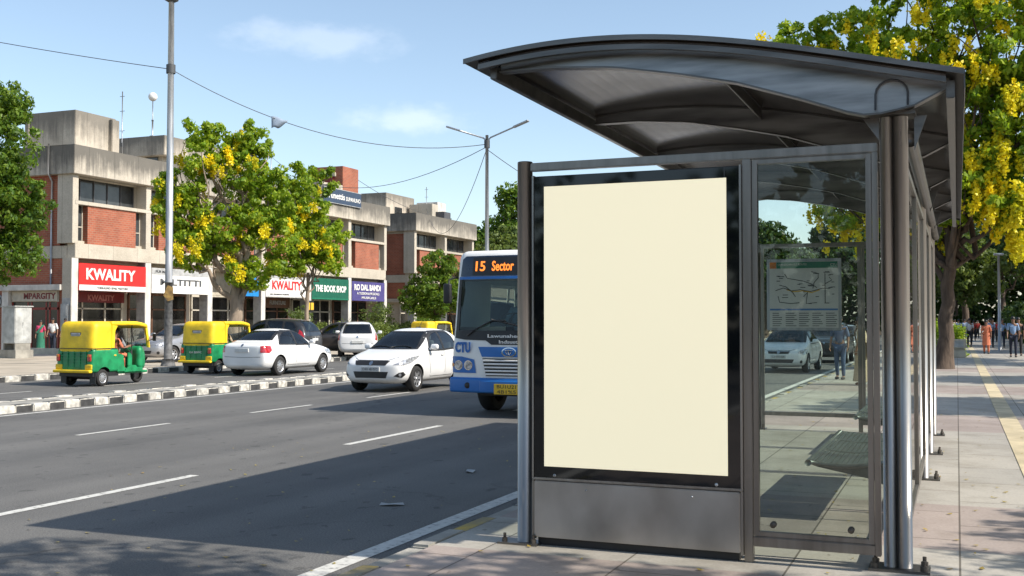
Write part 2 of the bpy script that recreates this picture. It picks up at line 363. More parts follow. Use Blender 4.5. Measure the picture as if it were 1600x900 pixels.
def leafm(name,a,bb,cc,tr=.35):
    m=bpy.data.materials.new(name); m.use_nodes=True; N,L,b=nodes(m); b.inputs['Roughness'].default_value=.5; b.inputs['Specular IOR Level'].default_value=.35
    g=N.new('ShaderNodeNewGeometry'); c=ramp(N,L,g.outputs['Random Per Island'],[(0,a),(.55,bb),(1,cc)])
    n=noise(N,L,mapped(N,L),.55,3); c=mixc(N,L,.8,c,ramp(N,L,n,[(.35,(.6,.68,.55)),(.65,(1.25,1.15,1.0))]),'MULTIPLY')
    L.new(c,b.inputs['Base Color'])
    t=N.new('ShaderNodeBsdfTranslucent'); L.new(mixc(N,L,.6,c,(.20,.26,.01),'ADD'),t.inputs[0])
    x=N.new('ShaderNodeMixShader'); x.inputs[0].default_value=tr; L.new(b.outputs[0],x.inputs[1]); L.new(t.outputs[0],x.inputs[2])
    L.new(x.outputs[0],N['Material Output'].inputs['Surface']); return m
M['leaf']=leafm('leaf_fresh',(.11,.22,.014),(.24,.36,.02),(.40,.47,.035),.45)
M['leafmid']=leafm('leaf_mid',(.045,.11,.012),(.10,.185,.018),(.18,.26,.03),.36)
M['leafdark']=leafm('leaf_dark',(.012,.04,.010),(.026,.065,.014),(.05,.095,.02),.22)
M['leafpale']=leafm('leaf_pale',(.075,.12,.03),(.12,.17,.045),(.17,.22,.06),.3)
M['flower']=leafm('laburnum_flower',(.70,.56,.008),(.84,.70,.012),(.86,.78,.05),.3)
M['litter']=leafm('fallen_leaf',(.30,.20,.05),(.42,.32,.06),(.13,.085,.04),.1)
M['skin']=mk('brown_skin',(.24,.125,.075),.55,var=.08); M['hair']=mk('black_hair',(.012,.010,.009),.5,var=.3,vs=20)
def fab(name,c,var=.12): return mk('cloth_'+name,c,.9,var=var,vs=7,bump=.15,bs=25)
for n,c in dict(white=(.62,.62,.62),blue=(.25,.37,.58),paleblue=(.36,.45,.60),navy=(.02,.025,.045),black=(.018,.018,.02),pink=(.50,.05,.13),green=(.03,.16,.10),orange=(.55,.17,.09),beige=(.42,.33,.22),grey=(.25,.26,.28),denim=(.07,.10,.17),brown=(.16,.09,.05),red=(.45,.04,.03)).items(): M['f_'+n]=fab(n,c)
# ------------------------------------------------------------------ vehicles
def patchbm(bm,bvh,poly,ang,off=.006,grid=.06,mi=0):
    """lay a polygon drawn in (across, height) on the body surface seen from heading 'ang' (0 = from the front)"""
    a=R(ang); d=Vector((-math.cos(a),-math.sin(a),0)); u=Vector((-math.sin(a),math.cos(a),0))
    t=bmesh.new(); vs=[t.verts.new((p[0],p[1],0)) for p in poly]; t.faces.new(vs)
    xs=[p[0] for p in poly]; ys=[p[1] for p in poly]
    for ax,lo,hi in ((0,min(xs),max(xs)),(1,min(ys),max(ys))):
        k=lo+grid
        while k<hi-1e-4:
            co=(k,0,0) if ax==0 else (0,k,0); no=(1,0,0) if ax==0 else (0,1,0)
            bmesh.ops.bisect_plane(t,geom=list(t.verts)+list(t.edges)+list(t.faces),plane_co=co,plane_no=no,dist=1e-5); k+=grid
    mp={}
    for vtx in t.verts:
        o=u*vtx.co.x+Vector((0,0,vtx.co.y))-d*6
        h,n,i,dist=bvh.ray_cast(o,d)
        if h is None: continue
        mp[vtx]=bm.verts.new(h+n*off if n.dot(d)<0 else h-n*off)
    for f in t.faces:
        if all(q in mp for q in f.verts):
            try:
                g=bm.faces.new([mp[q] for q in f.verts]); g.material_index=mi; g.smooth=True
                g.normal_update()
                if g.normal.dot(d)>0: g.normal_flip()
            except ValueError: pass
    t.free()
def patch(name,bvh,polys,mats,parent,off=.006,grid=.06,thick=0):
    """polys: list of (polygon, angle[, material index])"""
    bm=bmesh.new()
    for p in polys: patchbm(bm,bvh,p[0],p[1],off,grid,p[2] if len(p)>2 else 0)
    if thick:
        r=bmesh.ops.extrude_face_region(bm,geom=list(bm.faces)); 
        vs=[e for e in r['geom'] if isinstance(e,bmesh.types.BMVert)]
        for v in vs: v.co+=v.normal*thick if v.normal.length else v.co*0
    return bmobj(name,bm,mats,parent)
def side(poly): return [([(-x,z) for x,z in poly],90),([(x,z) for x,z in poly],-90)]
def circ(cx,cz,r,n=14,ry=None): return [(cx+r*math.cos(2*PI*k/n),cz+(ry or r)*math.sin(2*PI*k/n)) for k in range(n)]
def strip(pts,w):
    """thin ribbon polygon along a polyline"""
    L_=[];R_=[]
    for i,p in enumerate(pts):
        a=Vector(pts[max(i-1,0)]); b=Vector(pts[min(i+1,len(pts)-1)]); t=(b-a).normalized(); n=Vector((-t.y,t.x))*w/2
        L_.append((p[0]+n.x,p[1]+n.y)); R_.append((p[0]-n.x,p[1]-n.y))
    out=[]
    for i in range(len(pts)-1): out.append([L_[i],L_[i+1],R_[i+1],R_[i]])
    return out
def loft_body(st,axles,rw,arch_r,arch_in,mats):
    bm=bmesh.new(); rings=[]
    for (x,zb,zk,zt,wb,wm,wk,wt) in st:
        half=[(0,zb),(wb*.75,zb),(wb,zb+.05),(wm,zb+.32*(zk-zb)),(wm,zb+.72*(zk-zb)),(wk,zk),(wk*.5+wt*.5+.012,(zk+zt)/2),(wt,zt-.055*min(1,(zt-zk)/.3)),(wt*.72,zt-.004),(0,zt+.008)]
        ring=[bm.verts.new((x,y,z)) for y,z in half]+[bm.verts.new((x,-y,z)) for y,z in half[-2:0:-1]]
        rings.append(ring)
    n=len(rings[0])
    for a,b in zip(rings,rings[1:]):
        for k in range(n): bm.faces.new((a[k],a[(k+1)%n],b[(k+1)%n],b[k]))
    for ring in (rings[0],rings[-1]):
        for k in range(9):
            q=[ring[k],ring[k+1],ring[(n-k-1)%n],ring[(n-k)%n]]; q2=[]
            for v in q:
                if v not in q2: q2.append(v)
            bm.faces.new(q2)
    bmesh.ops.recalc_face_normals(bm,faces=bm.faces)
    o=bmobj('tmp',bm,[]); s=o.modifiers.new('s','SUBSURF'); s.levels=3; s.render_levels=3
    c=MB()
    for ax in axles:
        for sg in (1,-1):
            c.tube([(ax,sg*arch_in,rw),(ax,sg*1.3,rw)],arch_r,28,smooth=False)
            c.box(ax-arch_r*.97,ax+arch_r*.97,min(sg*arch_in,sg*1.3),max(sg*arch_in,sg*1.3),-.3,rw*.8)
    # one cutter per wheel keeps the boolean clean
    me0=evald(o); bpy.data.objects.remove(o)
    o=bpy.data.objects.new('tmp',me0); COL.objects.link(o); me0.materials.append(mats[0]); me0.materials.append(mats[1])
    cuts=[]
    for ax in axles:
        for sg in (1,-1):
            pr=[(ax+arch_r*math.cos(t),rw+arch_r*math.sin(t)) for t in [PI*k/16 for k in range(17)]]+[(ax-arch_r,-.2),(ax+arch_r,-.2)]
            q=MB(); q.prism(pr,'y',sg*arch_in,sg*1.3,1); me=q.mesh('cut'); me.materials.append(mats[0]); me.materials.append(mats[1])
            bm=bmesh.new(); bm.from_mesh(me); bmesh.ops.recalc_face_normals(bm,faces=bm.faces); bm.to_mesh(me); bm.free()
            co=bpy.data.objects.new('cut',me); COL.objects.link(co); cuts.append(co)
            md=o.modifiers.new('b','BOOLEAN'); md.operation='DIFFERENCE'; md.solver='EXACT'; md.object=co
    me=evald(o); bpy.data.objects.remove(o)
    for co in cuts: bpy.data.objects.remove(co)
    bm=bmesh.new(); bm.from_mesh(me)
    ca=math.cos(R(38))
    for e in bm.edges:
        e.smooth= not (len(e.link_faces)==2 and e.link_faces[0].normal.dot(e.link_faces[1].normal)<ca)
    for f in bm.faces: f.smooth=True
    bm.to_mesh(me); bvh=BVHTree.FromBMesh(bm); bm.free()
    return me,bvh
def wheel(parent,x,y,r,w,spokes=7,style='alloy',hub=None):
    s=1 if y>0 else -1
    t=MB(); t.lathe([(r*.64,-w/2),(r*.70,-w/2-.004),(r*.93,-w/2),(r,-w/2+.03),(r,w/2-.03),(r*.93,w/2),(r*.70,w/2+.004),(r*.64,w/2),(r*.60,w/2-.05),(r*.60,-w/2+.05),(r*.64,-w/2)],axis='y',seg=32)
    o=t.build('wheel',M['tyre'],parent); o.location=(x,y,r)
    q=MB(); f=s*w/2
    q.lathe([(r*.66,f*.94),(r*.60,f*.96),(r*.56,f*.72)],axis='y',seg=32)
    q.lathe([(0,f*.25),(r*.58,f*.25)],axis='y',seg=24,mi=1,smooth=False)
    if style=='alloy':
        for k in range(spokes):
            th=2*PI*k/spokes+.3
            c,sn=math.cos(th),math.sin(th); wd=r*.085
            P=[(r*.12,wd*1.3),(r*.60,wd),(r*.60,-wd),(r*.12,-wd*1.3)]
            v=[(a*c-b_*sn,f*.80,a*sn+b_*c) for a,b_ in P]+[(a*c-b_*sn,f*.4,a*sn+b_*c) for a,b_ in P]
            q.add(v,[(0,1,2,3),(4,7,6,5),(0,4,5,1),(1,5,6,2),(2,6,7,3),(3,7,4,0)])
        q.lathe([(0,f*.88),(r*.13,f*.86),(r*.16,f*.5)],axis='y',seg=16)
    else: # pressed cover with slots round its edge
        q.lathe([(0,f*.95),(r*.2,f*.92),(r*.3,f*.80),(r*.58,f*.72)],axis='y',seg=24)
        for k in range(10):
            th=2*PI*k/10; c,sn=math.cos(th)*r*.43,math.sin(th)*r*.43
            q.ell((c,f*.80,sn),(r*.06,.012,r*.06),8,5,1)
    q.build('rim',[M['rim'] if not hub else hub,M['black']],o); return o
HATCH=dict(st=[(1.925,.34,.60,.645,.46,.53,.52,.40),(1.83,.23,.69,.745,.64,.74,.70,.55),(1.60,.19,.80,.87,.74,.825,.77,.60),(1.15,.19,.885,.965,.77,.85,.80,.64),(.86,.19,.925,1.01,.77,.855,.81,.66),(.72,.19,.94,1.05,.77,.855,.815,.665),(.36,.19,.955,1.30,.77,.855,.82,.62),(.02,.19,.96,1.475,.77,.855,.825,.575),(-.45,.19,.97,1.535,.77,.855,.825,.57),(-1.05,.19,.985,1.51,.77,.855,.82,.565),(-1.50,.19,.995,1.44,.76,.85,.80,.55),(-1.70,.20,.995,1.25,.74,.84,.785,.60),(-1.84,.24,.96,1.02,.70,.80,.74,.62),(-1.925,.36,.80,.86,.62,.70,.66,.52)],ax=(1.11,-1.31),r=.31,
 win=[[(.40,.985),(.12,1.30),(-.10,1.405),(-.38,1.44),(-.38,.99)],[(-.44,.99),(-.44,1.443),(-.95,1.42),(-1.12,1.30),(-1.20,1.02)]],
 ws=[(-.64,1.02),(.64,1.02),(.60,1.20),(.51,1.43),(-.51,1.43),(-.60,1.20)], rw=[(-.60,1.03),(.60,1.03),(.56,1.20),(.48,1.41),(-.48,1.41),(-.56,1.20)])
SEDAN=dict(st=[(2.10,.34,.58,.635,.46,.54,.52,.40),(2.0,.23,.68,.735,.64,.73,.70,.55),(1.75,.19,.77,.845,.74,.82,.77,.60),(1.25,.18,.855,.935,.76,.845,.80,.64),(.92,.18,.90,.985,.76,.85,.81,.66),(.76,.18,.915,1.02,.76,.85,.815,.665),(.40,.18,.925,1.24,.76,.85,.82,.62),(.05,.18,.93,1.42,.76,.85,.825,.575),(-.35,.18,.94,1.475,.76,.85,.825,.565),(-.80,.18,.95,1.455,.76,.85,.82,.56),(-1.20,.18,.96,1.32,.76,.85,.81,.58),(-1.52,.18,.97,1.10,.76,.85,.80,.63),(-1.75,.19,.965,1.045,.74,.84,.78,.64),(-2.0,.22,.94,1.03,.72,.81,.76,.62),(-2.10,.34,.82,.91,.64,.72,.68,.54)],ax=(1.27,-1.25),r=.305,
 win=[[(.46,.955),(.16,1.25),(-.02,1.34),(-.30,1.385),(-.30,.965)],[(-.36,.965),(-.36,1.39),(-.78,1.365),(-1.02,1.25),(-1.22,1.02),(-1.20,.985)]],
 ws=[(-.64,1.0),(.64,1.0),(.60,1.16),(.51,1.375),(-.51,1.375),(-.60,1.16)], rw=[(-.62,1.11),(.62,1.11),(.58,1.20),(.50,1.385),(-.50,1.385),(-.58,1.20)])
SUV=dict(st=[(2.1,.36,.72,.79,.50,.58,.56,.44),(2.0,.27,.84,.91,.66,.76,.73,.58),(1.75,.24,.93,1.01,.76,.85,.80,.64),(1.25,.23,.99,1.07,.79,.88,.83,.68),(.90,.23,1.02,1.12,.79,.885,.84,.69),(.55,.23,1.03,1.36,.79,.885,.845,.66),(.25,.23,1.03,1.60,.79,.885,.845,.63),(-.3,.23,1.04,1.675,.79,.885,.845,.63),(-1.0,.23,1.05,1.665,.79,.885,.84,.62),(-1.65,.23,1.06,1.61,.78,.88,.83,.60),(-1.90,.24,1.06,1.38,.76,.87,.81,.63),(-2.02,.28,1.02,1.10,.74,.84,.78,.64),(-2.1,.38,.86,.94,.66,.74,.70,.56)],ax=(1.25,-1.30),r=.34,
 win=[[(.62,1.06),(.34,1.42),(.15,1.53),(-.20,1.57),(-.20,1.07)],[(-.27,1.07),(-.27,1.575),(-1.0,1.56),(-1.0,1.08)],[(-1.07,1.08),(-1.07,1.555),(-1.45,1.51),(-1.62,1.30),(-1.60,1.09)]],
 ws=[(-.66,1.12),(.66,1.12),(.62,1.3),(.55,1.56),(-.55,1.56),(-.62,1.3)], rw=[(-.62,1.13),(.62,1.13),(.58,1.3),(.51,1.55),(-.51,1.55),(-.58,1.3)])
def car(name,label,cat,loc,rz,S,pm,group=None,detail=True,style='alloy',front='hatch',plate=None):
    t=thing(name,label,cat,loc,rz,group)
    me,bvh=loft_body(S['st'],S['ax'],S['r'],S['r']+.055,.52,(pm,M['black']))
    bm=bmesh.new(); bm.from_mesh(me); dl=[]
    def inp(p,poly):
        r=False; n=len(poly)
        for i in range(n):
            a,b2=poly[i],poly[(i+1)%n]
            if (a[1]>p[1])!=(b2[1]>p[1]) and p[0]<(b2[0]-a[0])*(p[1]-a[1])/(b2[1]-a[1])+a[0]: r=not r
        return r
    for f in bm.faces:
        c=f.calc_center_median(); n=f.normal
        if n.x>.2 and inp((c.y,c.z),S['ws']) and c.x>0: dl.append(f)
        elif n.x<-.2 and inp((c.y,c.z),S['rw']) and c.x<0: dl.append(f)
        elif abs(n.y)>.4 and any(inp((c.x,c.z),w) for w in S['win']): dl.append(f)
    bmesh.ops.delete(bm,geom=dl,context='FACES'); bm.to_mesh(me); bm.free()
    b_=bpy.data.objects.new('body',me); COL.objects.link(b_); b_.parent=t
    xf=S['st'][0][0]; xr=S['st'][-1][0]; zs=S['ws'][0][1]-1.02; hy=S['st'][5][5]
    for sg in (1,-1):
        for ax in S['ax']: wheel(t,ax,sg*(hy-.105),S['r'],.19,7,style)
    # glass
    def ring_(w,o_,i_):
        cx=sum(p[0] for p in w)/len(w); cz=sum(p[1] for p in w)/len(w); out=[]
        def off(p,d):
            v=Vector((p[0]-cx,p[1]-cz)); k=1+d/max(.12,v.length)*1.2; return (cx+v.x*k,cz+v.y*k)
        for i in range(len(w)):
            a,b2=w[i],w[(i+1)%len(w)]; out.append([off(a,o_),off(b2,o_),off(b2,-i_),off(a,-i_)])
        return out
    patch('windscreen_trim',bvh,[(p,0) for p in ring_(S['ws'],.035,.03)],M['black'],t,.007,.06)
    patch('rear_window_trim',bvh,[(p,180) for p in ring_(S['rw'],.03,.03)],M['black'],t,.007,.06)
    zb_=S['ws'][0][1]; q=MB(); q.rbox(S['st'][-3][0]+.1,.92,-hy+.12,hy-.12,.25,zb_-.16,.06,.3); q.build('cabin_tub',M['inside'],t)
    q=MB(); q.rbox(.48,.86,-hy+.16,hy-.16,zb_-.2,zb_-.02,.06,.2); q.build('dashboard',M['black'],t)
    for y in (-.36,.36):
        q=MB(); q.rbox(-.36,-.22,y-.22,y+.22,zb_-.3,zb_+.20,.06,.1); q.rbox(-.37,-.28,y-.12,y+.12,zb_+.2,zb_+.34,.04,.08); q.build('front_seat',M['f_grey'],t)
        q=MB(); q.rbox(-1.22,-1.1,y-.3,y+.3,zb_-.3,zb_+.15,.06,.1); q.rbox(-1.23,-1.14,y-.12,y+.12,zb_+.15,zb_+.27,.04,.08); q.build('rear_seat',M['f_grey'],t)
    q=MB(); q.lathe([(.17,-.01),(.185,0),(.17,.01),(.16,0),(.17,-.01)],axis='x',seg=20); q.tube([(0,0,0),(.2,0,-.08)],.03,8); o_=q.build('steering_wheel',M['black'],t); o_.location=(.38,-.36,zb_+.02); o_.rotation_euler=(0,R(20),0)
    patch('windscreen',bvh,[(S['ws'],0)],M['carglass'],t,.004,.06)
    patch('rear_window',bvh,[(S['rw'],180)],M['carglass'],t,.004,.06)
    for w in S['win']:
        for sd_ in range(2):
            rg=[]
            for q_ in ring_(w,.045,.02): rg.append(side(q_)[sd_])
            patch('window_trim',bvh,rg,M['black'],t,.007,.06)
        for pl in side(w): patch('side_window',bvh,[pl],M['carglass'],t,.004,.05)
    # window rubbers and door seams, cut lines of the bonnet
    se=[]
    zb=S['st'][5][1]; w0,w1=S['win'][0],S['win'][1]
    front_edge=w0[0]; b1=w0[-1]; e2=w1[-1] if len(S['win'])==2 else S['win'][1][3]
    for ln in ([ (front_edge[0]+.02,front_edge[1]),(front_edge[0]+.06,.7),(front_edge[0]-.02,zb+.16)],[(b1[0]-.03,b1[1]+.4),(b1[0]-.03,b1[1]),(b1[0]-.05,zb+.14)],[(e2[0]+.12,e2[1]-.02),(S['ax'][1]+.50,.62),(S['ax'][1]+.46,zb+.16)],[(front_edge[0]-.02,zb+.15),(S['ax'][1]+.46,zb+.15)]):
        for p in strip(ln,.011): se+=side(p)
    patch('door_seam',bvh,se,M['black'],t,.0025,.1)
    for sx in (b1[0]+.13,e2[0]+.20):
        for sg in (1,-1):
            h,n,i,d=bvh.ray_cast(Vector((sx,sg*3,b1[1]-.13)),Vector((0,-sg,0)))
            if h: q=MB(); q.rbox(sx-.075,sx+.075,h.y-.012,h.y+.022*sg+.012,h.z-.016,h.z+.016,.012,.05); q.build('door_handle',pm,t)
    for sg in (1,-1): # wing mirrors
        q=MB(); x=front_edge[0]-.03; q.rbox(x-.07,x+.06,sg*(hy+.085)-.10,sg*(hy+.085)+.10,front_edge[1]+.01,front_edge[1]+.15,.055,.06); q.tube([(x,sg*(hy-.06),front_edge[1]+.02),(x,sg*(hy+.03),front_edge[1]+.05)],.025,8); q.build('wing_mirror',pm,t)
    # front end
    cu=xf-.16; cy=hy*.86
    UF=-math.sin(R(38))*cu+math.cos(R(38))*cy; UG=-math.sin(R(32))*cu+math.cos(R(32))*cy; UR=math.sin(R(40))*abs(xr+.12)*-1+math.cos(R(40))*hy*.88
    zf=S['st'][0][2]; k=(zf-.60)
    if front=='hatch':
        for sg in (1,-1):
            hp=[(-.18,.665),(.08,.655),(.28,.70),(.50,.81),(.56,.87),(.34,.84),(.02,.755)]
            patch('headlight',bvh,[([(sg*(u+UF),z+k) for u,z in hp],sg*38)],M['lamp'],t,.010,.05)
            fp=[(-.17,.40),(.03,.36),(.12,.43),(.06,.50),(-.05,.48)]
            patch('fog_light',bvh,[([(sg*(u+UG),z+k) for u,z in fp],sg*32)],[M['black'],M['lamp']],t,.007,.04); patch('fog_lens',bvh,[([(sg*(u+UG-.02),z+k) for u,z in circ(0,.43,.035)],sg*32)],M['lamp'],t,.011,.04)
        patch('grille',bvh,[([(-.47,.755+k),(-.40,.65+k),(.40,.65+k),(.47,.755+k)],0)],M['black'],t,.006,.05)
        patch('bumper_intake',bvh,[([(-.47,.50+k),(-.41,.35+k),(.41,.35+k),(.47,.50+k)],0)],M['black'],t,.006,.05)
        patch('emblem',bvh,[(circ(0,.695+k,.048),0)],M['chrome'],t,.014,.05)
        pz=.56+k
    else:
        for sg in (1,-1):
            hp=[(-.16,.70),(.10,.64),(.34,.68),(.42,.80),(.22,.82),(-.02,.78)]
            patch('headlight',bvh,[([(sg*(u+UF),z+k-.02) for u,z in hp],sg*38)],M['lamp'],t,.010,.05)
            patch('fog_light',bvh,[([(sg*(u+UG),z+k) for u,z in circ(-.03,.40,.055)],sg*32)],M['black'],t,.007,.04)
        gp=[[(-.36,.735+k),(-.32,.655+k),(.32,.655+k),(.36,.735+k)]]
        patch('grille',bvh,[(g,0) for g in gp],M['black'],t,.006,.05)
        patch('chrome_bar',bvh,[([(-.36,.742+k),(-.36,.722+k),(.36,.722+k),(.36,.742+k)],0)],M['chrome'],t,.012,.05)
        patch('bumper_intake',bvh,[([(-.50,.48+k),(-.44,.36+k),(.44,.36+k),(.50,.48+k)],0)],M['black'],t,.006,.05)
        patch('emblem',bvh,[([(p[0],p[1]) for p in circ(0,.70+k,.05)],0)],M['chrome'],t,.014,.05)
        pz=.56+k
    def numplate(x0,z,rot,txt):
        h,n,i,d=bvh.ray_cast(Vector((x0*3,0,z)),Vector((-1 if x0>0 else 1,0,0)))
        s=1 if x0>0 else -1
        q=MB(); q.box(h.x-.03,h.x+.018*s+(.0 if s>0 else .03),-.25,.25,z-.055,z+.055); o=q.build('number_plate',M['plate'],t,.004)
        xx=h.x+(.0205 if s>0 else -.0205)
        text('plate_lettering',txt,.085,M['ink'],o,(xx,0,z),(R(90),0,R(90)*s),.001,.42)
    if plate: numplate(xf,pz,0,plate); 
    # rear end
    zt=S['st'][-3][2]; sed=front=='sedan'
    for sg in (1,-1):
        if S is SEDAN: tp=[(-.13,.74),(.16,.72),(.24,.80),(.20,.93),(.03,.95),(-.12,.93)]
        elif S is SUV: tp=[(-.02,.85),(.14,.85),(.17,1.05),(.12,1.2),(.04,1.12)]
        else: tp=[(-.04,.74),(.14,.72),(.20,.84),(.17,1.02),(.06,1.04),(.0,.92)]
        patch('tail_light',bvh,[([(-sg*(u+UR),z) for u,z in tp],180-sg*40)],M['tail'],t,.010,.05)
    if plate:
        numplate(xr,(.80 if S is SEDAN else .66 if S is HATCH else .80),0,plate)
        z0=.80 if S is SEDAN else .66
        patch('rear_emblem',bvh,[(circ(0,(.955 if S is SEDAN else z0+.22),.04),180)],M['chrome'],t,.012,.04)
        patch('bumper_seam',bvh,[(p,180) for p in strip([(-.66,.60),(0,.585),(.66,.60)],.012)],M['black'],t,.003,.1)
    for sd_ in side([(S['ax'][0]-.40,zb+.03),(S['ax'][0]-.40,zb+.07),(S['ax'][1]+.40,zb+.07),(S['ax'][1]+.40,zb+.03)]): patch('sill_trim',bvh,[sd_],M['black'],t,.003,.1)
    patch('bonnet_seam',bvh,[(p,0) for p in strip([(-.60,.84+k),(-.40,.765+k),(.40,.765+k),(.60,.84+k)],.010)],M['black'],t,.0025,.1)
    q=MB(); q.tube([(-.6,0,S['st'][8][3]-.01),(-.78,0,S['st'][8][3]+.16)],.006,6); q.build('aerial',M['black'],t)
    if detail: # wipers
        q=MB()
        for y in (.50,-.08):
            P=[]
            for kx in range(5):
                yy=y-.55*kx/4; zz=S['ws'][0][1]+.02+.035*math.sin(kx/4*PI)
                h,n,i,d=bvh.ray_cast(Vector((5,yy,zz)),Vector((-1,0,0)))
                if h: P.append(h+n*.02)
            q.tube(P,.011,6)
        q.build('wiper',M['black'],t)
    return t
def rickshaw(label,loc,rz,group,ltr=None):
    t=thing('auto_rickshaw',label,'auto rickshaw',loc,rz,group)
    # lower tub (green) with rear wheel arches
    def df(p):
        if p.x<-.9 : p.x+=.04*(p.z-.36)
        return p
    a=MB(); a.rbox(-1.28,-.22,-.66,.66,.36,.99,.09,.09,0,df); me=a.mesh('lower_body')
    o=link('lower_body',me,[M['rickgreen'],M['black']]); cuts=[]
    for sg in (1,-1):
        pr=[(-.82+.29*math.cos(th),.22+.29*math.sin(th)) for th in [PI*k/14 for k in range(15)]]
        q=MB(); q.prism(pr,'y',sg*.42,sg*.9,1); m2=q.mesh('c'); m2.materials.append(M['rickgreen']); m2.materials.append(M['black'])
        bm=bmesh.new(); bm.from_mesh(m2); bmesh.ops.recalc_face_normals(bm,faces=bm.faces); bm.to_mesh(m2); bm.free()
        co=bpy.data.objects.new('c',m2); COL.objects.link(co); cuts.append(co)
        md=o.modifiers.new('b','BOOLEAN'); md.operation='DIFFERENCE'; md.solver='EXACT'; md.object=co
    bm=bmesh.new(); bm.from_mesh(me); bmesh.ops.recalc_face_normals(bm,faces=bm.faces); bm.to_mesh(me); bm.free()
    m3=evald(o); bpy.data.objects.remove(o)
    for co in cuts: bpy.data.objects.remove(co)
    bm=bmesh.new(); bm.from_mesh(m3)
    for e in bm.edges: e.smooth=not(len(e.link_faces)==2 and e.link_faces[0].normal.dot(e.link_faces[1].normal)<.8)
    bm.to_mesh(m3); bm.free()
    o=bpy.data.objects.new('lower_body',m3); COL.objects.link(o); o.parent=t
    # floor, low side panels with step cut-outs, front cowl
    a=MB(); a.rbox(-.3,1.0,-.60,.60,.30,.37,.03,.2)
    for sg in (1,-1):
        y0,y1=sorted((sg*.60,sg*.655))
        a.prism([(-.30,.36),(.02,.36),(.05,.40),(.05,.44),(-.02,.50),(-.05,.80),(-.30,.86)],'y',y0,y1)
        a.prism([(-.02,.34),(.74,.34),(.74,.46),(.52,.46),(.46,.52),(.18,.52),(.10,.44),(-.02,.44)],'y',y0,y1)
        a.prism([(.12,.50),(.30,.50),(.30,.78),(.22,.86),(.12,.86)],'y',y0,y1)
    a.build('floor_and_side_panel',M['rickgreen'],t,.012)
    def df2(p):
        k=max(0,(p.x-.62)/.55); w=1-.42*k*k
        p.y*=w
        if p.x>.8: p.x-= .10*max(0,(p.z-.75)/.3)
        return p
    a=MB(); a.rbox(.62,1.16,-.62,.62,.40,1.02,.13,.08,0,df2); a.build('front_cowl',M['rickgreen'],t)
    a=MB(); a.rbox(1.00,1.42,-.10,.10,.34,.47,.06,.06); a.build('mudguard',M['rickgreen'],t)
    # canopy: rear hood, roof and front edge in one shell; the passenger opening is left open
    def df3(p):
        if p.x<-.9: p.x+=.10*max(0,p.z-1.0)
        return p
    a=MB(); a.rbox(-1.26,-.42,-.645,.645,.76,1.70,.17,.08,0,df3)
    def df4(p):
        if p.x>.4: p.z-=.09*((p.x-.4)/.6)**2
        return p
    a.rbox(-.50,.98,-.63,.63,1.58,1.70,.055,.1,0,df4)
    for sg in (1,-1):
        y0,y1=sorted((sg*.54,sg*.60))
        a.prism([(.88,1.60),(.97,1.58),(1.06,1.20),(1.10,.98),(1.02,.98),(.97,1.22)],'y',y0,y1)
        a.prism([(-.50,1.0),(-.40,1.0),(-.38,1.45),(-.28,1.58),(-.50,1.6)],'y',*sorted((sg*.59,sg*.635)))
    a.build('canopy',M['rickyellow'],t)
    a=MB(); a.box(-1.285,-1.262+.04,-.655,.655,.982,.998)
    for sg in (1,-1): a.box(-1.2,-.24,sg*.655-.008,sg*.655+.008,.980,.996)
    a.build('piping_band',M['black'],t)
    f=MB(); f.rbox(-1.226,-1.16,-.21,.21,1.28,1.42,.03,.06); fo=f.build('rear_window',M['black'],t); fo.rotation_euler=(0,0,0)
    f=MB(); f.rbox(-1.232,-1.17,-.175,.175,1.302,1.398,.02,.06); f.build('pane',M['signgrey'],fo)
    # rear details
    f=MB()
    for k in range(6): f.box(-1.292,-1.262,-.44,.44,.50+k*.075,.515+k*.075)
    for k in range(5): f.box(-1.291,-1.262,-.44+k*.22-.006,-.44+k*.22+.006,.47,.92)
    f.build('engine_louvre',M['rickgreen'],t)
    if ltr: text('rear_lettering',ltr,.09,M['signwhite'],t,(-1.296,0,.70),(R(90),0,R(-90)),.001,.5)
    f=MB(); f.rbox(-1.40,-1.26,-.66,.66,.36,.44,.03,.1); f.build('bumper',M['rickyellow'],t)
    for sg in (1,-1):
        f=MB(); f.rbox(-1.315,-1.25,sg*.555-.055,sg*.555+.055,.66,.84,.02,.05); f.rbox(-1.318,-1.25,sg*.555-.052,sg*.555+.052,.76,.838,.02,.05,1); f.build('tail_light',[M['tail'],M['orange']],t)
        f=MB(); f.rbox(-1.31,-1.25,sg*.53-.12,sg*.53+.12,.44,.58,.03,.06); f.build('bumper_corner',M['rickyellow'],t)
        f=MB(); f.ell((-.40,sg*.662,.80),(.055,.010,.022)); f.build('side_reflector',M['amber'],t)
        f=MB(); f.box(-1.12,-1.10,sg*.52-.1,sg*.52+.1,.08,.36); f.build('mud_flap',M['black'],t)
        f=MB(); f.tube([(.98,sg*.58,1.15),(1.05,sg*.78,1.22)],.012,6); f.rbox(1.03,1.06,sg*.80-.06,sg*.80+.06,1.16,1.36,.012,.06); f.build('wing_mirror',M['black'],t)
        wheel(t,-.82,sg*.56,.225,.11,6,'cover')
    w=wheel(t,1.22,.001,.225,.10,6,'cover')
    f=MB(); f.box(-1.2,-.2,-.6,.6,.26,.37); f.build('chassis',M['black'],t); f=MB(); f.tube([(-.82,-.5,.22),(-.82,.5,.22)],.05,8); f.build('axle',M['black'],t); f=MB(); f.tube([(1.22,0,.3),(1.05,0,.95)],.04,8); f.build('front_fork',M['black'],t)
    f=MB(); f.rbox(-.98,-.42,-.56,.56,.55,.70,.05,.12); f.rbox(-1.12,-.96,-.56,.56,.65,1.15,.05,.12); f.build('passenger_seat',M['seat'],t)
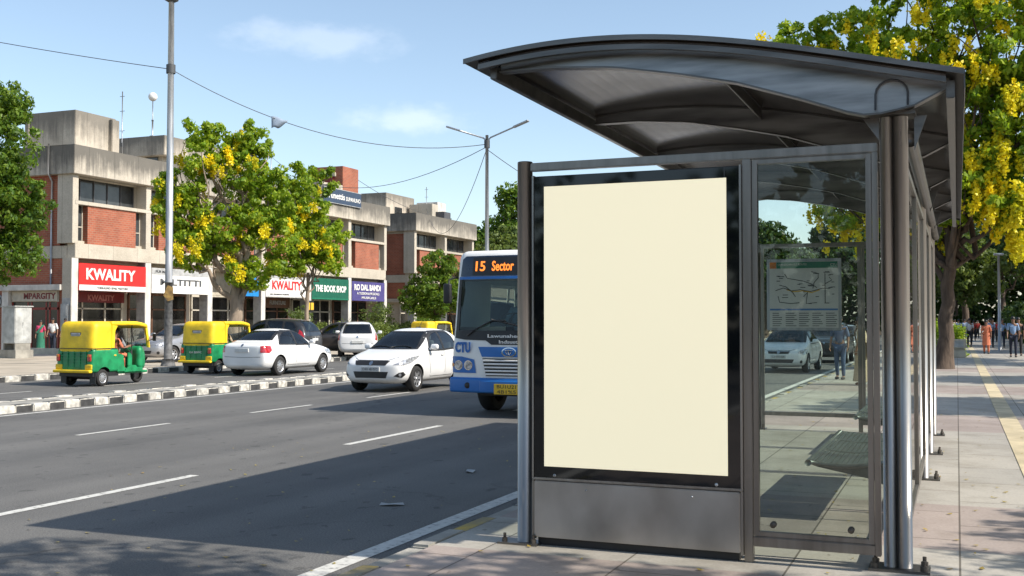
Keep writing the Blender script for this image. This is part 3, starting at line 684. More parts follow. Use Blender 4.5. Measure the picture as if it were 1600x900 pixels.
    f=MB(); f.rbox(.12,.46,-.26,.26,.62,.72,.04,.1); f.box(.2,.4,-.2,.2,.36,.62); f.build('driver_seat',M['seat'],t)
    f=MB(); f.tube([(.86,-.36,1.06),(.92,-.2,1.0),(.92,.2,1.0),(.86,.36,1.06)],.018,8); f.tube([(.98,0,.9),(.92,0,1.0)],.03,8); f.build('handlebar',M['black'],t)
    f=MB(); f.add([(1.05,-.54,1.0),(1.05,.54,1.0),(.955,.54,1.57),(.955,-.54,1.57),(1.056,-.54,1.0),(1.056,.54,1.0),(.961,.54,1.57),(.961,-.54,1.57)],[(0,3,2,1),(4,5,6,7),(0,1,5,4),(1,2,6,5),(2,3,7,6),(3,0,4,7)]); f.build('windscreen',M['glass'],t)
    f=MB()
    for sg in (1,-1): f.tube([(-.24,sg*.60,.99),(.10,sg*.62,.98),(.24,sg*.63,.86)],.012,6); f.tube([(.30,sg*.62,.5),(.33,sg*.60,1.6)],.015,6)
    f.build('grab_rail',M['black'],t)
    return t
def bus(label,loc,rz):
    t=thing('city_bus',label,'bus',loc,rz)
    Lb=10.4; X1=0; X0=-Lb; W=1.25
    def df(p):
        k=max(0,(p.x+1.2)/1.2); y=p.y
        p.x-=k*(.13*(y/W)**2)
        if p.z>1.15: p.x-=k*.16*(p.z-1.15)/1.8*1.5
        if p.z>1.2: p.y*=1-.035*(p.z-1.2)/1.7
        return p
    a=MB(); a.rbox(X0,X1,-W,W,.44,2.98,.17,.17,0,df)
    me=a.mesh('body'); bm=bmesh.new(); bm.from_mesh(me); bmesh.ops.remove_doubles(bm,verts=bm.verts,dist=1e-5)
    bmesh.ops.recalc_face_normals(bm,faces=bm.faces); bvh=BVHTree.FromBMesh(bm)
    def cut(co,no):
        bmesh.ops.bisect_plane(bm,geom=list(bm.verts)+list(bm.edges)+list(bm.faces),plane_co=co,plane_no=no,dist=1e-5)
    wins=[(-1.9-k*1.38,-1.9-k*1.38-1.24) for k in range(6)]
    ZW=(1.53,2.45); YW=1.09; ZS=(1.60,2.42)
    for z in ZW+ZS: cut((0,0,z),(0,0,1))
    for y in (-YW,YW): cut((0,y,0),(0,1,0))
    for w in wins:
        for x in w: cut((x,0,0),(1,0,0))
    dl=[]
    for f in bm.faces:
        c=f.calc_center_median(); n=f.normal
        if n.x>.55 and ZW[0]<c.z<ZW[1] and abs(c.y)<YW: dl.append(f)
        if n.x<-.7 and ZS[0]<c.z<ZS[1] and abs(c.y)<YW: dl.append(f)
        if abs(n.y)>.7 and ZS[0]<c.z<ZS[1] and any(w[1]<c.x<w[0] for w in wins): dl.append(f)
    bmesh.ops.delete(bm,geom=dl,context='FACES'); 
    bmobj('body',bm,[M['buswhite']],t)
    patch('windscreen',bvh,[([(-YW-.01,ZW[0]-.01),(YW+.01,ZW[0]-.01),(YW+.01,ZW[1]+.01),(-YW-.01,ZW[1]+.01)],0)],M['busglass'],t,.004,.1)
    patch('rear_window',bvh,[([(-YW,ZS[0]),(YW,ZS[0]),(YW,ZS[1]),(-YW,ZS[1])],180)],M['busglass'],t,.004,.2)
    for w in wins:
        for pl in side([(w[0],ZS[0]),(w[1],ZS[0]),(w[1],ZS[1]),(w[0],ZS[1])]): patch('side_window',bvh,[pl],M['busglass'],t,.004,.2)
    def P(name,poly,mat,off=.006,ang=0,grid=.08): return patch(name,bvh,[(poly,ang)],mat,t,off,grid)
    # surround of the windscreen, destination box, stripes and lower bumper
    P('destination_box',[(-1.12,2.51),(1.12,2.51),(1.09,2.82),(1.02,2.875),(-1.02,2.875),(-1.09,2.82)],M['busnavy'],.010)
    sg_=P('display_screen',[(-.86,2.53),(.5,2.53),(.5,2.85),(-.86,2.85)],M['black'],.016)
    def on_front(y,z,off):
        h,n,i,d=bvh.ray_cast(Vector((4,y,z)),Vector((-1,0,0))); return h.x+off
    for s_,y,w in (('15',-.70,.19),('Sector',-.25,.42)):
        text('display_lettering',s_,.25,M['led'],sg_,(on_front(y,2.69,.024),y,2.69),(R(90-9),0,R(90)),.004,w,.004)
    P('visor_band',[(-1.15,2.455),(1.15,2.455),(1.14,2.505),(-1.14,2.505)],M['busblue'],.014)
    for sg in (1,-1):
        P('screen_rubber',[(sg*1.08,1.50),(sg*1.15,1.50),(sg*1.14,2.455),(sg*1.08,2.455)],M['black'],.012)
    P('screen_base',[(-1.16,1.40),(-.95,1.37),(-.52,1.36),(-.40,1.285),(.40,1.285),(.52,1.36),(.95,1.37),(1.16,1.40),(1.16,1.535),(-1.16,1.535)],M['black'],.010)
    for s_,z,w in (('Lawunahee Insus',1.44,.95),('Indsustras',1.335,.5)):
        text('operator_lettering',s_,.08,M['signwhite'],t,(on_front(0,z,.014),0,z),(R(90),0,R(90)),.002,w,.002)
    text('front_lettering','CTU',.24,M['busletter'],t,(on_front(-.98,1.235,.022),-.98,1.235),(R(90),0,R(90-12)),.003,.34,.012)
    P('nose_panel',[(-.66,1.245),(-.58,1.07),(.58,1.07),(.66,1.245)],M['busblue'],.012)
    em=P('emblem',circ(-.05,1.155,.14,20,.085),M['chrome'],.022,0,.05)
    P('emblem_field',circ(-.05,1.155,.118,20,.066),M['busblue'],.028,0,.05)
    q=MB(); xx=on_front(0,1.155,.036); q.tube([(xx,-.115,1.185),(xx,-.05,1.195),(xx,.015,1.185)],.010,6); q.tube([(xx,-.05,1.19),(xx,-.05,1.11)],.010,6); q.tube([(xx,-.105,1.165),(xx,-.065,1.11)],.007,6); q.tube([(xx,.005,1.165),(xx,-.035,1.11)],.007,6); q.build('emblem_mark',M['chrome'],em)
    q=MB()
    gr=P('grille',[(-.57,1.045),(-.50,.735),(.50,.735),(.57,1.045)],M['black'],.010)
    for k in range(5):
        z=.765+k*.060; w=.495+.014*k; xx=on_front(0,z,.02)
        q.rbox(xx-.02,xx+.012,-w,w,z-.014,z+.016,.010,.3)
    q.build('grille_bar',M['buswhite'],gr)
    for sg in (1,-1):
        P('lamp_housing',[(sg*.74,1.02),(sg*.70,.78),(sg*1.22,.78),(sg*1.23,1.07),(sg*1.0,1.07)],M['busblue'],.012)
        for k,(y,rr) in enumerate(((.86,.075),(1.065,.075))):
            h=P('headlight',circ(sg*y,.915,rr,18),M['lamp'],.022,0,.05); P('headlight_ring',circ(sg*y,.915,rr*1.15,18),M['chrome'],.017,0,.05)
        P('indicator',circ(sg*1.19,.92,.035,10),M['orange'],.02,0,.05)
    # separate bumper
    def dfb(p):
        p.x-=.13*(p.y/W)**2; return p
    q=MB(); q.rbox(-.5,.05,-W-.01,W+.01,.43,.70,.05,.12,0,dfb); bo=q.build('bumper',M['busblue'],t)
    q=MB(); q.rbox(.0,.065,-.62,.62,.44,.66,.03,.12,0,dfb); q.build('bumper_centre',M['busblue'],t)
    for sg in (1,-1):
        q=MB(); q.lathe([(0,.0),(.055,.0),(.055,-.06)],(.056-.13*.474,sg*.86,.56),'x',14); q.build('tow_hole',M['black'],t)
    q=MB(); q.box(.05,.080,-.31,.17,.42,.60); po=q.build('number_plate',M['plateyellow'],t,.004)
    for s_,z in (('BU1U21',.555),('4B1%5',.465)): text('plate_lettering',s_,.085,M['ink'],po,(.0815,-.07,z),(R(90),0,R(90)),.001,.36)
    # side bands
    for sg in (1,-1):
        patch('side_band',bvh,[([(-sg*-.3,.50),(-sg*-.3,.95),(-sg*-10.2,.95),(-sg*-10.2,.50)],90*sg)],M['busblue'],t,.006,.3)
    for sg in (1,-1):
        wheel(t,-1.60,sg*1.05,.47,.28,6,'cover'); wheel(t,-7.2,sg*1.05,.47,.28,6,'cover')
    q=MB(); q.box(-10,-.4,-.8,.8,.36,.5); q.build('chassis',M['black'],t)
    # interior
    q=MB(); q.box(X0+.2,-.25,-1.15,1.15,1.05,1.11); q.box(-2.4,-2.36,-1.1,-.1,1.11,1.6); q.build('cabin_floor',M['inside'],t)
    q=MB(); q.rbox(-.75,-.26,-1.08,1.08,1.11,1.50,.1,.2); q.build('dashboard',M['black'],t)
    q=MB()
    q.lathe([(.235,-.012),(.25,0),(.235,.012),(.22,0),(.235,-.012)],axis='z',seg=24); q.tube([(0,0,0),(.0,0,-.3)],.03,8); q.tube([(-.23,0,0),(.23,0,0)],.014,6)
    w=q.build('steering_wheel',M['black'],t); w.location=(-.72,-.32,1.74); w.rotation_euler=(0,R(28),0)
    for y in (-.32,):
        q=MB(); q.rbox(-1.55,-1.08,y-.24,y+.24,1.11,1.40,.05,.1); q.rbox(-1.62,-1.50,y-.24,y+.24,1.36,1.95,.05,.1); q.build('driver_seat',M['seat'],t)
    for k in range(7):
        for y in (-.72,.72):
            x=-2.9-k*1.0; q=MB(); q.rbox(x-.45,x,y-.42,y+.42,1.4,1.5,.04,.2); q.rbox(x-.5,x-.4,y-.42,y+.42,1.45,2.05,.04,.2); q.build('passenger_seat',M['f_denim'],t)
    q=MB()
    for x in (-1.75,-3.2,-5.5):
        for y in (-.45,.45): q.tube([(x,y,1.11),(x,y,2.85)],.018,8)
    for y in (-.45,.45): q.tube([(-1.75,y,2.55),(-8.5,y,2.55)],.016,8)
    q.build('grab_pole',M['galv'],t)
    q=MB(); q.tube([(.0,.55,1.14),(.02,.30,1.26),(.0,-.45,1.28)],.014,6); q.tube([(.015,.15,1.26),(-.02,-.62,1.30)],.012,6)
    q2=MB(); P1=[]
    for k in range(9):
        y=.9-1.25*k/8*1.0; z=1.53+.20*(k/8); P1.append((on_front(y*.75-.15,z,.03),y*.75-.15,z))
    q2.tube(P1,.013,6); P2=[]
    for k in range(7):
        y=-.9+.75*k/6; z=1.44+.27*min(1,k/4)**.8; P2.append((on_front(y,z,.03),y,z))
    q2.tube(P2,.013,6); q2.build('wiper',M['black'],t)
    for sg in (1,-1):
        q=MB(); q.tube([(-.2,sg*1.15,2.5),(-.08,sg*1.25,2.45),(-.06,sg*1.27,2.3)],.016,6); q.rbox(-.13,-.03,sg*1.285-.075,sg*1.285+.075,2.02,2.38,.035,.1); q.build('wing_mirror',M['black'],t)
    return t
# ------------------------------------------------------------------ people
def skinmesh(V,E,rad,sub=2,root=0):
    me=bpy.data.meshes.new('s'); me.from_pydata([tuple(v) for v in V],E,[]); o=bpy.data.objects.new('s',me); COL.objects.link(o)
    md=o.modifiers.new('k','SKIN')
    for i,r in enumerate(rad):
        d=me.skin_vertices[0].data[i]; d.radius=r if isinstance(r,tuple) else (r,r); d.use_root=(i==root)
    md.use_smooth_shade=True
    s=o.modifiers.new('u','SUBSURF'); s.levels=sub; s.render_levels=sub
    m=evald(o); bpy.data.objects.remove(o); 
    m.polygons.foreach_set('use_smooth',[True]*len(m.polygons)); return m
def person(label,loc,rz,top='white',bottom='navy',style='trousers',stride=.18,group=None,h=1.70,pose='walk',hair='short',parent=None,shawl=None):
    """standing / walking / sitting figure facing local +x"""
    k=h/1.70; seat=pose=='sit'
    J={}
    hipz=.90 if not seat else 0.0
    z0=hipz
    lean=.04 if pose=='walk' else (.02 if not seat else .0)
    J['pel']=(0,0,z0+.02); J['bel']=(lean*.3,0,z0+.20); J['che']=(lean,0,z0+.40); J['nek']=(lean+.005,0,z0+.55); J['h1']=(lean+.02,0,z0+.63); J['h2']=(lean+.02,0,z0+.735)
    sw=stride
    for sg,n in ((1,'l'),(-1,'r')):
        f=sw*sg
        J['sh'+n]=(lean,sg*.165,z0+.475); 
        if seat: J['el'+n]=(lean+.12,sg*.24,z0+.22); J['wr'+n]=(lean+.38,sg*.20,z0+.27); J['ha'+n]=(lean+.45,sg*.18,z0+.28)
        else:
            J['el'+n]=(lean-f*.35-.02,sg*.215,z0+.22); J['wr'+n]=(lean-f*.75+.06,sg*.225,z0-.01); J['ha'+n]=(lean-f*.85+.08,sg*.22,z0-.08)
        J['hi'+n]=(0,sg*.085,z0-.04)
        if seat: J['kn'+n]=(.42,sg*.13,z0+.02); J['an'+n]=(.44,sg*.13,z0-.40); J['to'+n]=(.58,sg*.14,z0-.44)
        else:
            J['kn'+n]=(f*.55+.03,sg*.095,z0-.42); J['an'+n]=(f*1.0-.03,sg*.095,.075+max(0,-f)*.12); J['to'+n]=(f*1.0+.12,sg*.11,.03+max(0,-f)*.02)
    names=list(J); V=[tuple(c*k for c in J[n]) for n in names]; ix={n:i for i,n in enumerate(names)}
    def E(ps): return [(ix[a],ix[b_]) for a,b_ in ps]
    Rr=dict(pel=(.115,.145),bel=(.10,.125),che=(.105,.15),nek=(.05,.05),h1=(.085,.075),h2=(.085,.075))
    for n in 'lr': Rr.update({'sh'+n:(.055,.055),'el'+n:(.040,.040),'wr'+n:(.028,.028),'ha'+n:(.030,.020),'hi'+n:(.085,.085),'kn'+n:(.055,.055),'an'+n:(.038,.038),'to'+n:(.035,.025)})
    edges=[('pel','bel'),('bel','che'),('che','nek'),('nek','h1'),('h1','h2')]
    for n in 'lr': edges+=[('che','sh'+n),('sh'+n,'el'+n),('el'+n,'wr'+n),('wr'+n,'ha'+n),('pel','hi'+n),('hi'+n,'kn'+n),('kn'+n,'an'+n),('an'+n,'to'+n)]
    me=skinmesh(V,E(edges),[tuple(a*k*.92 for a in Rr[n]) for n in names],1,ix['pel'])
    # face, ears, fingers added to the same mesh
    q=MB(); hx,_,hz=J['h1']; hx*=k; hz=(hz+.06)*k
    q.ell((hx+.085*k,0,hz-.01*k),(.016*k,.012*k,.022*k),8,6)
    for sg in (1,-1):
        q.ell((hx,sg*.078*k,hz),(.018*k,.008*k,.028*k),8,6); q.ell((hx+.076*k,sg*.030*k,hz+.018*k),(.008*k,.012*k,.008*k),8,6,1)
    q.ell((hx+.080*k,0,hz-.055*k),(.008*k,.024*k,.007*k),8,6,2)
    for n,sg in (('l',1),('r',-1)):
        c=Vector(J['ha'+n])*k; w=Vector(J['wr'+n])*k; d=(c-w).normalized(); s=Vector((0,0,1)).cross(d); s=Vector((1,0,0)) if not seat else Vector((0,1,0))
        for j in range(4):
            b0=c+s*(j-1.5)*.017*k+d*.01*k; ln=(.065,.075,.07,.055)[j]*k; b1=b0+d*ln*.55; b2=b1+(d*.7+Vector((0,-sg*.5,0)) if not seat else d*.7+Vector((0,0,-.6)))*ln*.5
            q.tube([b0,b1,b2],[.009*k,.008*k,.006*k],6)
        th=c-d*.03*k+s*.025*k; q.tube([th,th+(s*.6+d*.5)*.04*k,th+(s*.5+d*1.1)*.06*k],[.010*k,.009*k,.007*k],6)
    fm=q.mesh('f'); bm=bmesh.new(); bm.from_mesh(me); bm.from_mesh(fm)
    nb=len(me.polygons); bpy.data.meshes.remove(fm)
    m2=bpy.data.meshes.new('person'); bm.to_mesh(m2); bm.free()
    o=link('person',m2,[M['skin'],M['hair'],M['darkred']]); o.location=loc; o.rotation_euler=(0,0,rz); tag(o,label,'person',group)
    # clothes: shells that follow the same skeleton
    def shell(nm,ps,grow,mat,trim=None):
        ns=[]; 
        for a,b_ in ps:
            for n in (a,b_):
                if n not in ns: ns.append(n)
        VV=[list(V[ix[n]]) for n in ns]
        if trim:
            for n,(a,b_,tt) in trim.items():
                VV[ns.index(n)]=[V[ix[a]][c]*(1-tt)+V[ix[b_]][c]*tt for c in range(3)]
        rr=[tuple(x*k*.92+grow*k for x in Rr[n]) for n in ns]
        mm=skinmesh(VV,[(ns.index(a),ns.index(b_)) for a,b_ in ps],rr,1,ns.index('pel'))
        c=link(nm,mm,M['f_'+mat],o); return c
    tr=dict(nek=('che','nek',.62))
    tp=[('pel','bel'),('bel','che'),('che','nek')]
    for n in 'lr':
        tp+=[('che','sh'+n),('sh'+n,'el'+n)]
    if style!='sari' or True: shell('shirt',tp,.022,top,tr)
    if style in ('trousers','tunic'):
        bt=[]
        for n in 'lr': bt+=[('pel','hi'+n),('hi'+n,'kn'+n),('kn'+n,'an'+n)]
        shell('trousers',bt,.018,bottom)
        q=MB()
        for n in 'lr':
            a=Vector(J['an'+n])*k; b_=Vector(J['to'+n])*k; q.ell(((a.x+b_.x)/2,a.y,b_.z+.005),(.135*k,.05*k,.04*k))
        q.build('shoes',M['black'],o)
    if style!='trousers':
        # long skirt / sari wrap with folds, and a drape over the shoulder
        q=MB(); v=[];f=[];NU=28;lv=[(z0+.16,.135,.16),(z0+.02,.155,.175),(z0-.22,.16,.18),(z0-.46,.175,.195)] if style=='tunic' else [(z0+.16,.135,.16),(z0+.02,.165,.19),(z0-.25,.165,.19),(z0-.55,.18,.20),(.10,.21,.22)]
        for z,rx,ry in lv:
            for u in range(NU):
                th=2*PI*u/NU; fo=1+.06*math.sin(th*9)*(1 if z<z0-.1 else .2)
                v.append((rx*math.cos(th)*fo*k+ (stride*.2*math.cos(th)*k if z<.5 else 0),ry*math.sin(th)*fo*k,z*k))
        for i in range(len(lv)-1):
            for u in range(NU):
                u2=(u+1)%NU; f.append((i*NU+u2,i*NU+u,(i+1)*NU+u,(i+1)*NU+u2))
        q.add(v,f,0,True); q.build('skirt',M['f_'+bottom],o)
        q=MB(); zz=z0
        for side_ in (1,-1):
            v=[];f=[]
            P=[(.16,-.14,zz+.12),(.17,-.05,zz+.25),(.16,.05,zz+.40),(.09,.13,zz+.53),(0,.15,zz+.56),(-.11,.14,zz+.45),(-.17,.10,zz+.2),(-.19,.08,zz-.2)]
        for i,p in enumerate(P):
            for j in range(4): v.append((p[0]*k,(p[1]+(j-1.5)*.05)*k,(p[2]+.012*math.sin(j*2.2))*k))
        for i in range(len(P)-1):
            for j in range(3): f.append((i*4+j,i*4+j+1,(i+1)*4+j+1,(i+1)*4+j))
        q.add(v,f,0,True); q.build('drape',M['f_'+(shawl or bottom)],o)
    q=MB(); q.ell((hx-.012*k,0,hz+.03*k),(.098*k,.088*k,.105*k),14,10,0,-.15)
    if hair=='long': q.ell((hx-.08*k,0,hz-.10*k),(.05*k,.06*k,.17*k),10,8)
    elif hair=='bun': q.ell((hx-.10*k,0,hz-.02*k),(.045*k,.05*k,.05*k),10,8)
    q.build('hair',M['hair'],o)
    return o
# ------------------------------------------------------------------ trees and plants
def leafmesh(rng,C,per,rad,size,droop=.15,asp=.55,flat=.75,puff=False):
    n=len(C)*per
    if puff: # leaves lie like shingles over many small tufts, so each tuft has a bright and a shaded side
        o=rng.normal(0,1,(n,3)); o[:,2]+=.25; o/=np.linalg.norm(o,axis=1)[:,None]
        rs=np.repeat(rng.uniform(.6,1.3,len(C)),per)[:,None]*rad
        c=np.repeat(C,per,0)+o*rs*(rng.uniform(.25,1,n)**.5)[:,None]*np.array([1,1,.8])
        nr=o+rng.normal(0,.42,(n,3)); nr/=np.linalg.norm(nr,axis=1)[:,None]
        d=rng.normal(0,1,(n,3)); d[:,2]-=.5+droop*3; d-=nr*(d*nr).sum(1)[:,None]; d/=np.linalg.norm(d,axis=1)[:,None]
        s=np.cross(nr,d); ln=(size*rng.uniform(.55,1.35,n))[:,None]
        return np.stack([c-d*ln*.5,c+s*ln*asp*.5-nr*ln*.08,c+d*ln*.5-nr*ln*.06,c-s*ln*asp*.5-nr*ln*.08],1).reshape(-1,3)
    c=np.repeat(C,per,0)+rng.normal(0,1,(n,3))*np.array([rad*.55,rad*.55,rad*.55*flat])
    out=c-np.repeat(C,per,0); d=rng.normal(0,1,(n,3))+out/(rad+1e-6)*.8; d[:,2]-=droop*3
    d/=np.linalg.norm(d,axis=1)[:,None]
    u=rng.normal(0,1,(n,3)); u[:,2]*=.5; s=np.cross(d,u); s/=np.linalg.norm(s,axis=1)[:,None]+1e-9
    ln=(size*rng.uniform(.65,1.25,n))[:,None]
    nn=np.cross(d,s)
    V=np.stack([c-d*ln*.5,c+s*ln*asp*.5+nn*ln*.07-d*ln*.05,c+d*ln*.5,c-s*ln*asp*.5+nn*ln*.07-d*ln*.05],1).reshape(-1,3)
    return V
def quads(name,V,mat,parent):
    n=len(V)//4; me=bpy.data.meshes.new(name); me.vertices.add(n*4); me.vertices.foreach_set('co',V.astype(np.float32).ravel())
    me.loops.add(n*4); me.loops.foreach_set('vertex_index',np.arange(n*4,dtype=np.int32)); me.polygons.add(n)
    me.polygons.foreach_set('loop_start',np.arange(0,n*4,4,dtype=np.int32)); me.update(calc_edges=True)
    return link(name,me,mat,parent)
def blobs(rng,B,clumps,lo=.45):
    out=[]
    for (x,y,z,rx,ry,rz) in B:
        n=max(3,int(clumps*rx*ry**.5*rz**.5)); d=rng.normal(0,1,(n,3)); d/=np.linalg.norm(d,axis=1)[:,None]
        r=rng.uniform(lo**2,1,n)**.5
        out.append(np.array([x,y,z])+d*r[:,None]*np.array([rx,ry,rz]))
    return np.concatenate(out)
def limb(mb,rng,a,b,r0,r1,n=6,wob=.12,sag=0):
    a=Vector(a);b=Vector(b);P=[];Rr=[];L_=(b-a).length
    for i in range(n+1):
        t=i/n; p=a.lerp(b,t)
        if 0<i<n: p+=Vector(rng.normal(0,1,3))*wob*L_*.12
        p.z+=math.sin(t*PI)*L_*sag; P.append(p); Rr.append(r0*(1-t)+r1*t)
    mb.tube(P,Rr,8); return P
def tree(name,label,loc,seed,trunk,B,leaf,size,per=40,clumps=20,crad=.42,group=None,flowers=0,bark='bark',fork=None,fsize=.12,droop=.12,flen=.8,fzone=None,cat='tree',lo=.45,sprays=0):
    """trunk=(height, base radius, lean x, lean y); B = crown masses (x,y,z,rx,ry,rz)"""
    rng=np.random.default_rng(seed); t=thing(name,label,cat,loc,0,group)
    h,r,lx,ly=trunk; mb=MB()
    P=[]; Rr=[]
    for i in range(9):
        u=i/8; P.append(Vector((lx*u**1.3+rng.normal(0,.05)*r*3*(0<i),ly*u**1.3+rng.normal(0,.05)*r*3*(0<i),h*u-.05))); Rr.append(r*(1.5 if i==0 else 1.12 if i==1 else 1-.35*u))
    mb.tube(P,Rr,12); top=P[-1]
    lb=MB()
    for (x,y,z,rx,ry,rz) in B:
        c=Vector((x,y,z-rz*.3)); st=P[5+int(rng.integers(0,4))] if c.z>P[5].z else P[4]
        pts=limb(lb,rng,st,c,r*.42,r*.12,7,.5,.05)
        for k in range(5):
            d=Vector(rng.normal(0,1,3)).normalized(); e=c+Vector((d.x*rx,d.y*ry,abs(d.z)*rz*.9+.1)); limb(lb,rng,pts[int(rng.integers(3,7))],e,r*.12,r*.03,5,.6)
    mb.build('trunk',M[bark],t); lb.build('limb',M[bark],t)
    C=blobs(rng,B,clumps,lo)
    if sprays:
        ex=[]
        for k in range(sprays):
            x,y,z,rx,ry,rz=B[int(rng.integers(0,len(B)))]; d=rng.normal(0,1,3); d[2]=abs(d[2])+.2; d/=np.linalg.norm(d)
            for j in range(4): ex.append(np.array([x,y,z])+d*np.array([rx,ry,rz])*(1+.16*j)+rng.normal(0,.06,3))
        C=np.concatenate([C,np.array(ex)])
    V=leafmesh(rng,C,per,crad,size,droop,puff=True); quads('crown',V,M[leaf],t)
    if flowers:
        D=[]
        F=B if fzone is None else fzone
        for k in range(flowers):
            x,y,z,rx,ry,rz=F[int(rng.integers(0,len(F)))]
            for g in range(int(rng.integers(2,6))):
                d=rng.normal(0,1,3); d[2]*=.6; d/=np.linalg.norm(d)
                if g==0: p0=np.array([x,y,z])+d*np.array([rx,ry,rz])*rng.uniform(.85,1.08); p=p0
                else: p=p0+rng.normal(0,.26,3)
                L_=flen*rng.uniform(.5,1.1); m_=int(9*L_/flen)+4
                for j in range(m_): D.append(p-np.array([0,0,L_*j/m_])+rng.normal(0,.035,3)*(1.3-j/m_))
        V=leafmesh(rng,np.array(D),7,.115,fsize,0,.8,1.0); quads('blossom',V,M['flower'],t)
    return t
def hedge(name,label,loc,size,seed,leaf,cat='hedge',lsize=.12,n=500,group=None,rz=0,stems=True):
    rng=np.random.default_rng(seed); t=thing(name,label,cat,loc,rz,group); sx,sy,sz=size
    C=rng.uniform(-1,1,(n,3))*np.array([sx/2,sy/2,sz/2]); C[:,2]+=sz*.52
    C[:,2]*=1+.12*np.sin(C[:,0]*3.1+seed)+.08*np.sin(C[:,1]*4.3)
    quads('foliage',leafmesh(rng,C,14,.20,lsize,.05),M[leaf],t)
    if stems:
        q=MB()
        for k in range(max(3,int(max(sx,sy)*2))):
            x,y=rng.uniform(-.45,.45)*sx,rng.uniform(-.45,.45)*sy; q.tube([(x,y,-.02),(x+rng.normal(0,.05),y+rng.normal(0,.05),sz*.8)],[.02,.008],6)
        q.build('stem',M['bark'],t)
    return t
# ------------------------------------------------------------------ setting: ground, roads, walks
rnd=random.Random(5)
q=MB(); q.box(-900,900,-300,1800,-.6,-.03); struct('ground',q,M['dirt'])
q=MB(); q.add([(-24.5,-60,0),(-3.50,-60,0),(-3.50,420,0),(-24.5,420,0)],[(0,1,2,3)]); struct('road',q,M['asphalt'])
q=MB(); q.box(-3.375,9,-60,420,-.2,.15); struct('pavement',q,M['paving'])
q=MB(); q.box(-43.5,-24.72,-60,200,-.2,.15); struct('far_pavement',q,M['farwalk'])
q=MB(); q.box(.60,.86,-20,200,.15,.157); struct('tactile_path',q,M['tactile'])
# kerbs, one painted block after the other
def kerb(name,x0,x1,y0,y1,h,ln,mats,pick):
    q=MB(); y=y0; i=0; pr=random.Random(len(name))
    while y<y1:
        dx=pr.uniform(-.016,.016); dz=pr.uniform(-.014,.012)
        q.box(x0+dx,x1+dx,y+.004,min(y+ln,y1)-.004,-.1,h+dz,pick(i)); y+=ln; i+=1
    o=q.build(name,mats,None,.018); tag(o,kind='structure')
kerb('near_kerb',-3.53,-3.38,-10,100,.145,.62,[M['kerb'],M['yellowkerb']],lambda i:1 if i%3==1 else 0)
kerb('median_kerb',-16.42,-16.18,2,150,.15,.40,[M['whiteblock'],M['blackblock']],lambda i:i%2)
kerb('median_back_kerb',-17.35,-17.15,2,150,.15,.40,[M['whiteblock'],M['blackblock']],lambda i:i%2)
q=MB(); q.box(-17.15,-16.42,2,150,-.1,.13); struct('median',q,M['kerb'])
kerb('far_kerb',-24.74,-24.5,6,150,.17,.52,[M['whiteblock'],M['blackblock']],lambda i:i%2)
q=MB()
def mark(x0,x1,y0,y1): q.add([(x0,y0,.004),(x1,y0,.004),(x1,y1,.004),(x0,y1,.004)],[(0,1,2,3)])
mark(-4.09,-3.93,-10,300); mark(-15.92,-15.79,0,300); mark(-17.75,-17.63,0,300)
for k in range(40): mark(-7.86,-7.74,.7+k*6.15,3.65+k*6.15)
for k in range(50): mark(-12.2,-12.1,3.95+k*4.3,6.0+k*4.3)
for k in range(40): mark(-20.85,-20.75,4+k*4.6,6.2+k*4.6)
struct('road_marking',q,M['paint'])
# ------------------------------------------------------------------ bus shelter
S=thing('bus_shelter','open steel and glass bus shelter with a curved dark roof on the near pavement','bus shelter',(0,7.11,.15))
SY=7.11; SZ=.15
def sp(name,mb,mat,parent=S,bevel=0): return mb.build(name,mat,parent,bevel)
TOP=[(-3.215,3.55),(-3.03,3.578),(-2.85,3.598),(-2.5,3.618),(-2.15,3.612),(-1.9,3.598),(-1.5,3.545),(-1.09,3.465),(-.7,3.378),(-.32,3.287),(.055,3.195)]
BOT=[(-3.0,3.485),(-2.62,3.485),(-2.16,3.445),(-1.71,3.36),(-1.32,3.27),(-.92,3.135),(-.56,3.0),(-.45,2.995),(-.24,3.03),(-.03,3.135)]
def interp(T,x):
    for a,b in zip(T,T[1:]):
        if a[0]<=x<=b[0]: u=(x-a[0])/(b[0]-a[0]); return a[1]*(1-u)+b[1]*u
    return T[0][1] if x<T[0][0] else T[-1][1]
def smooth(T,n=34):
    xs=np.array([p[0] for p in T]); zs=np.array([p[1] for p in T]); c=np.polyfit(xs,zs,4); X=np.linspace(xs[0],xs[-1],n); return [(float(x),float(np.polyval(c,x))) for x in X]
TS=smooth(TOP); Y0r,Y1r=-.17,9.75
def zt(x): return interp(TS,x)-SZ
q=MB(); up=[(x,z-SZ) for x,z in TS]
q.prism(up+[(x,z-.022) for x,z in up[::-1]],'y',Y0r,Y1r); roof=sp('roof',q,M['rooftop'])
for f in roof.data.polygons: f.use_smooth=False
q=MB(); q.prism([(x,z-.026) for x,z in up[1:-1]]+[(x,z-.036) for x,z in up[1:-1][::-1]],'y',Y0r+.03,Y1r-.03); sp('roof_lining',q,M['roofunder'],roof)
q=MB(); q.prism([(x,z+.006) for x,z in up]+[(x,z-.028) for x,z in up[::-1]],'y',Y0r-.014,Y0r-.001); sp('roof_edge_trim',q,M['beam'],roof); q=MB(); q.prism([(x,z-.05) for x,z in up[1:-1]]+[(x,z-.085) for x,z in up[1:-1][::-1]],'y',Y0r+.02,Y0r+.05); sp('roof_edge_trim',q,M['beam'],roof)
q=MB(); q.prism([(x,z+.006) for x,z in up]+[(x,z-.045) for x,z in up[::-1]],'y',Y1r+.001,Y1r+.014); sp('roof_edge_trim',q,M['beam'],roof)
AY=[0,2.2,4.4,6.6,8.8]
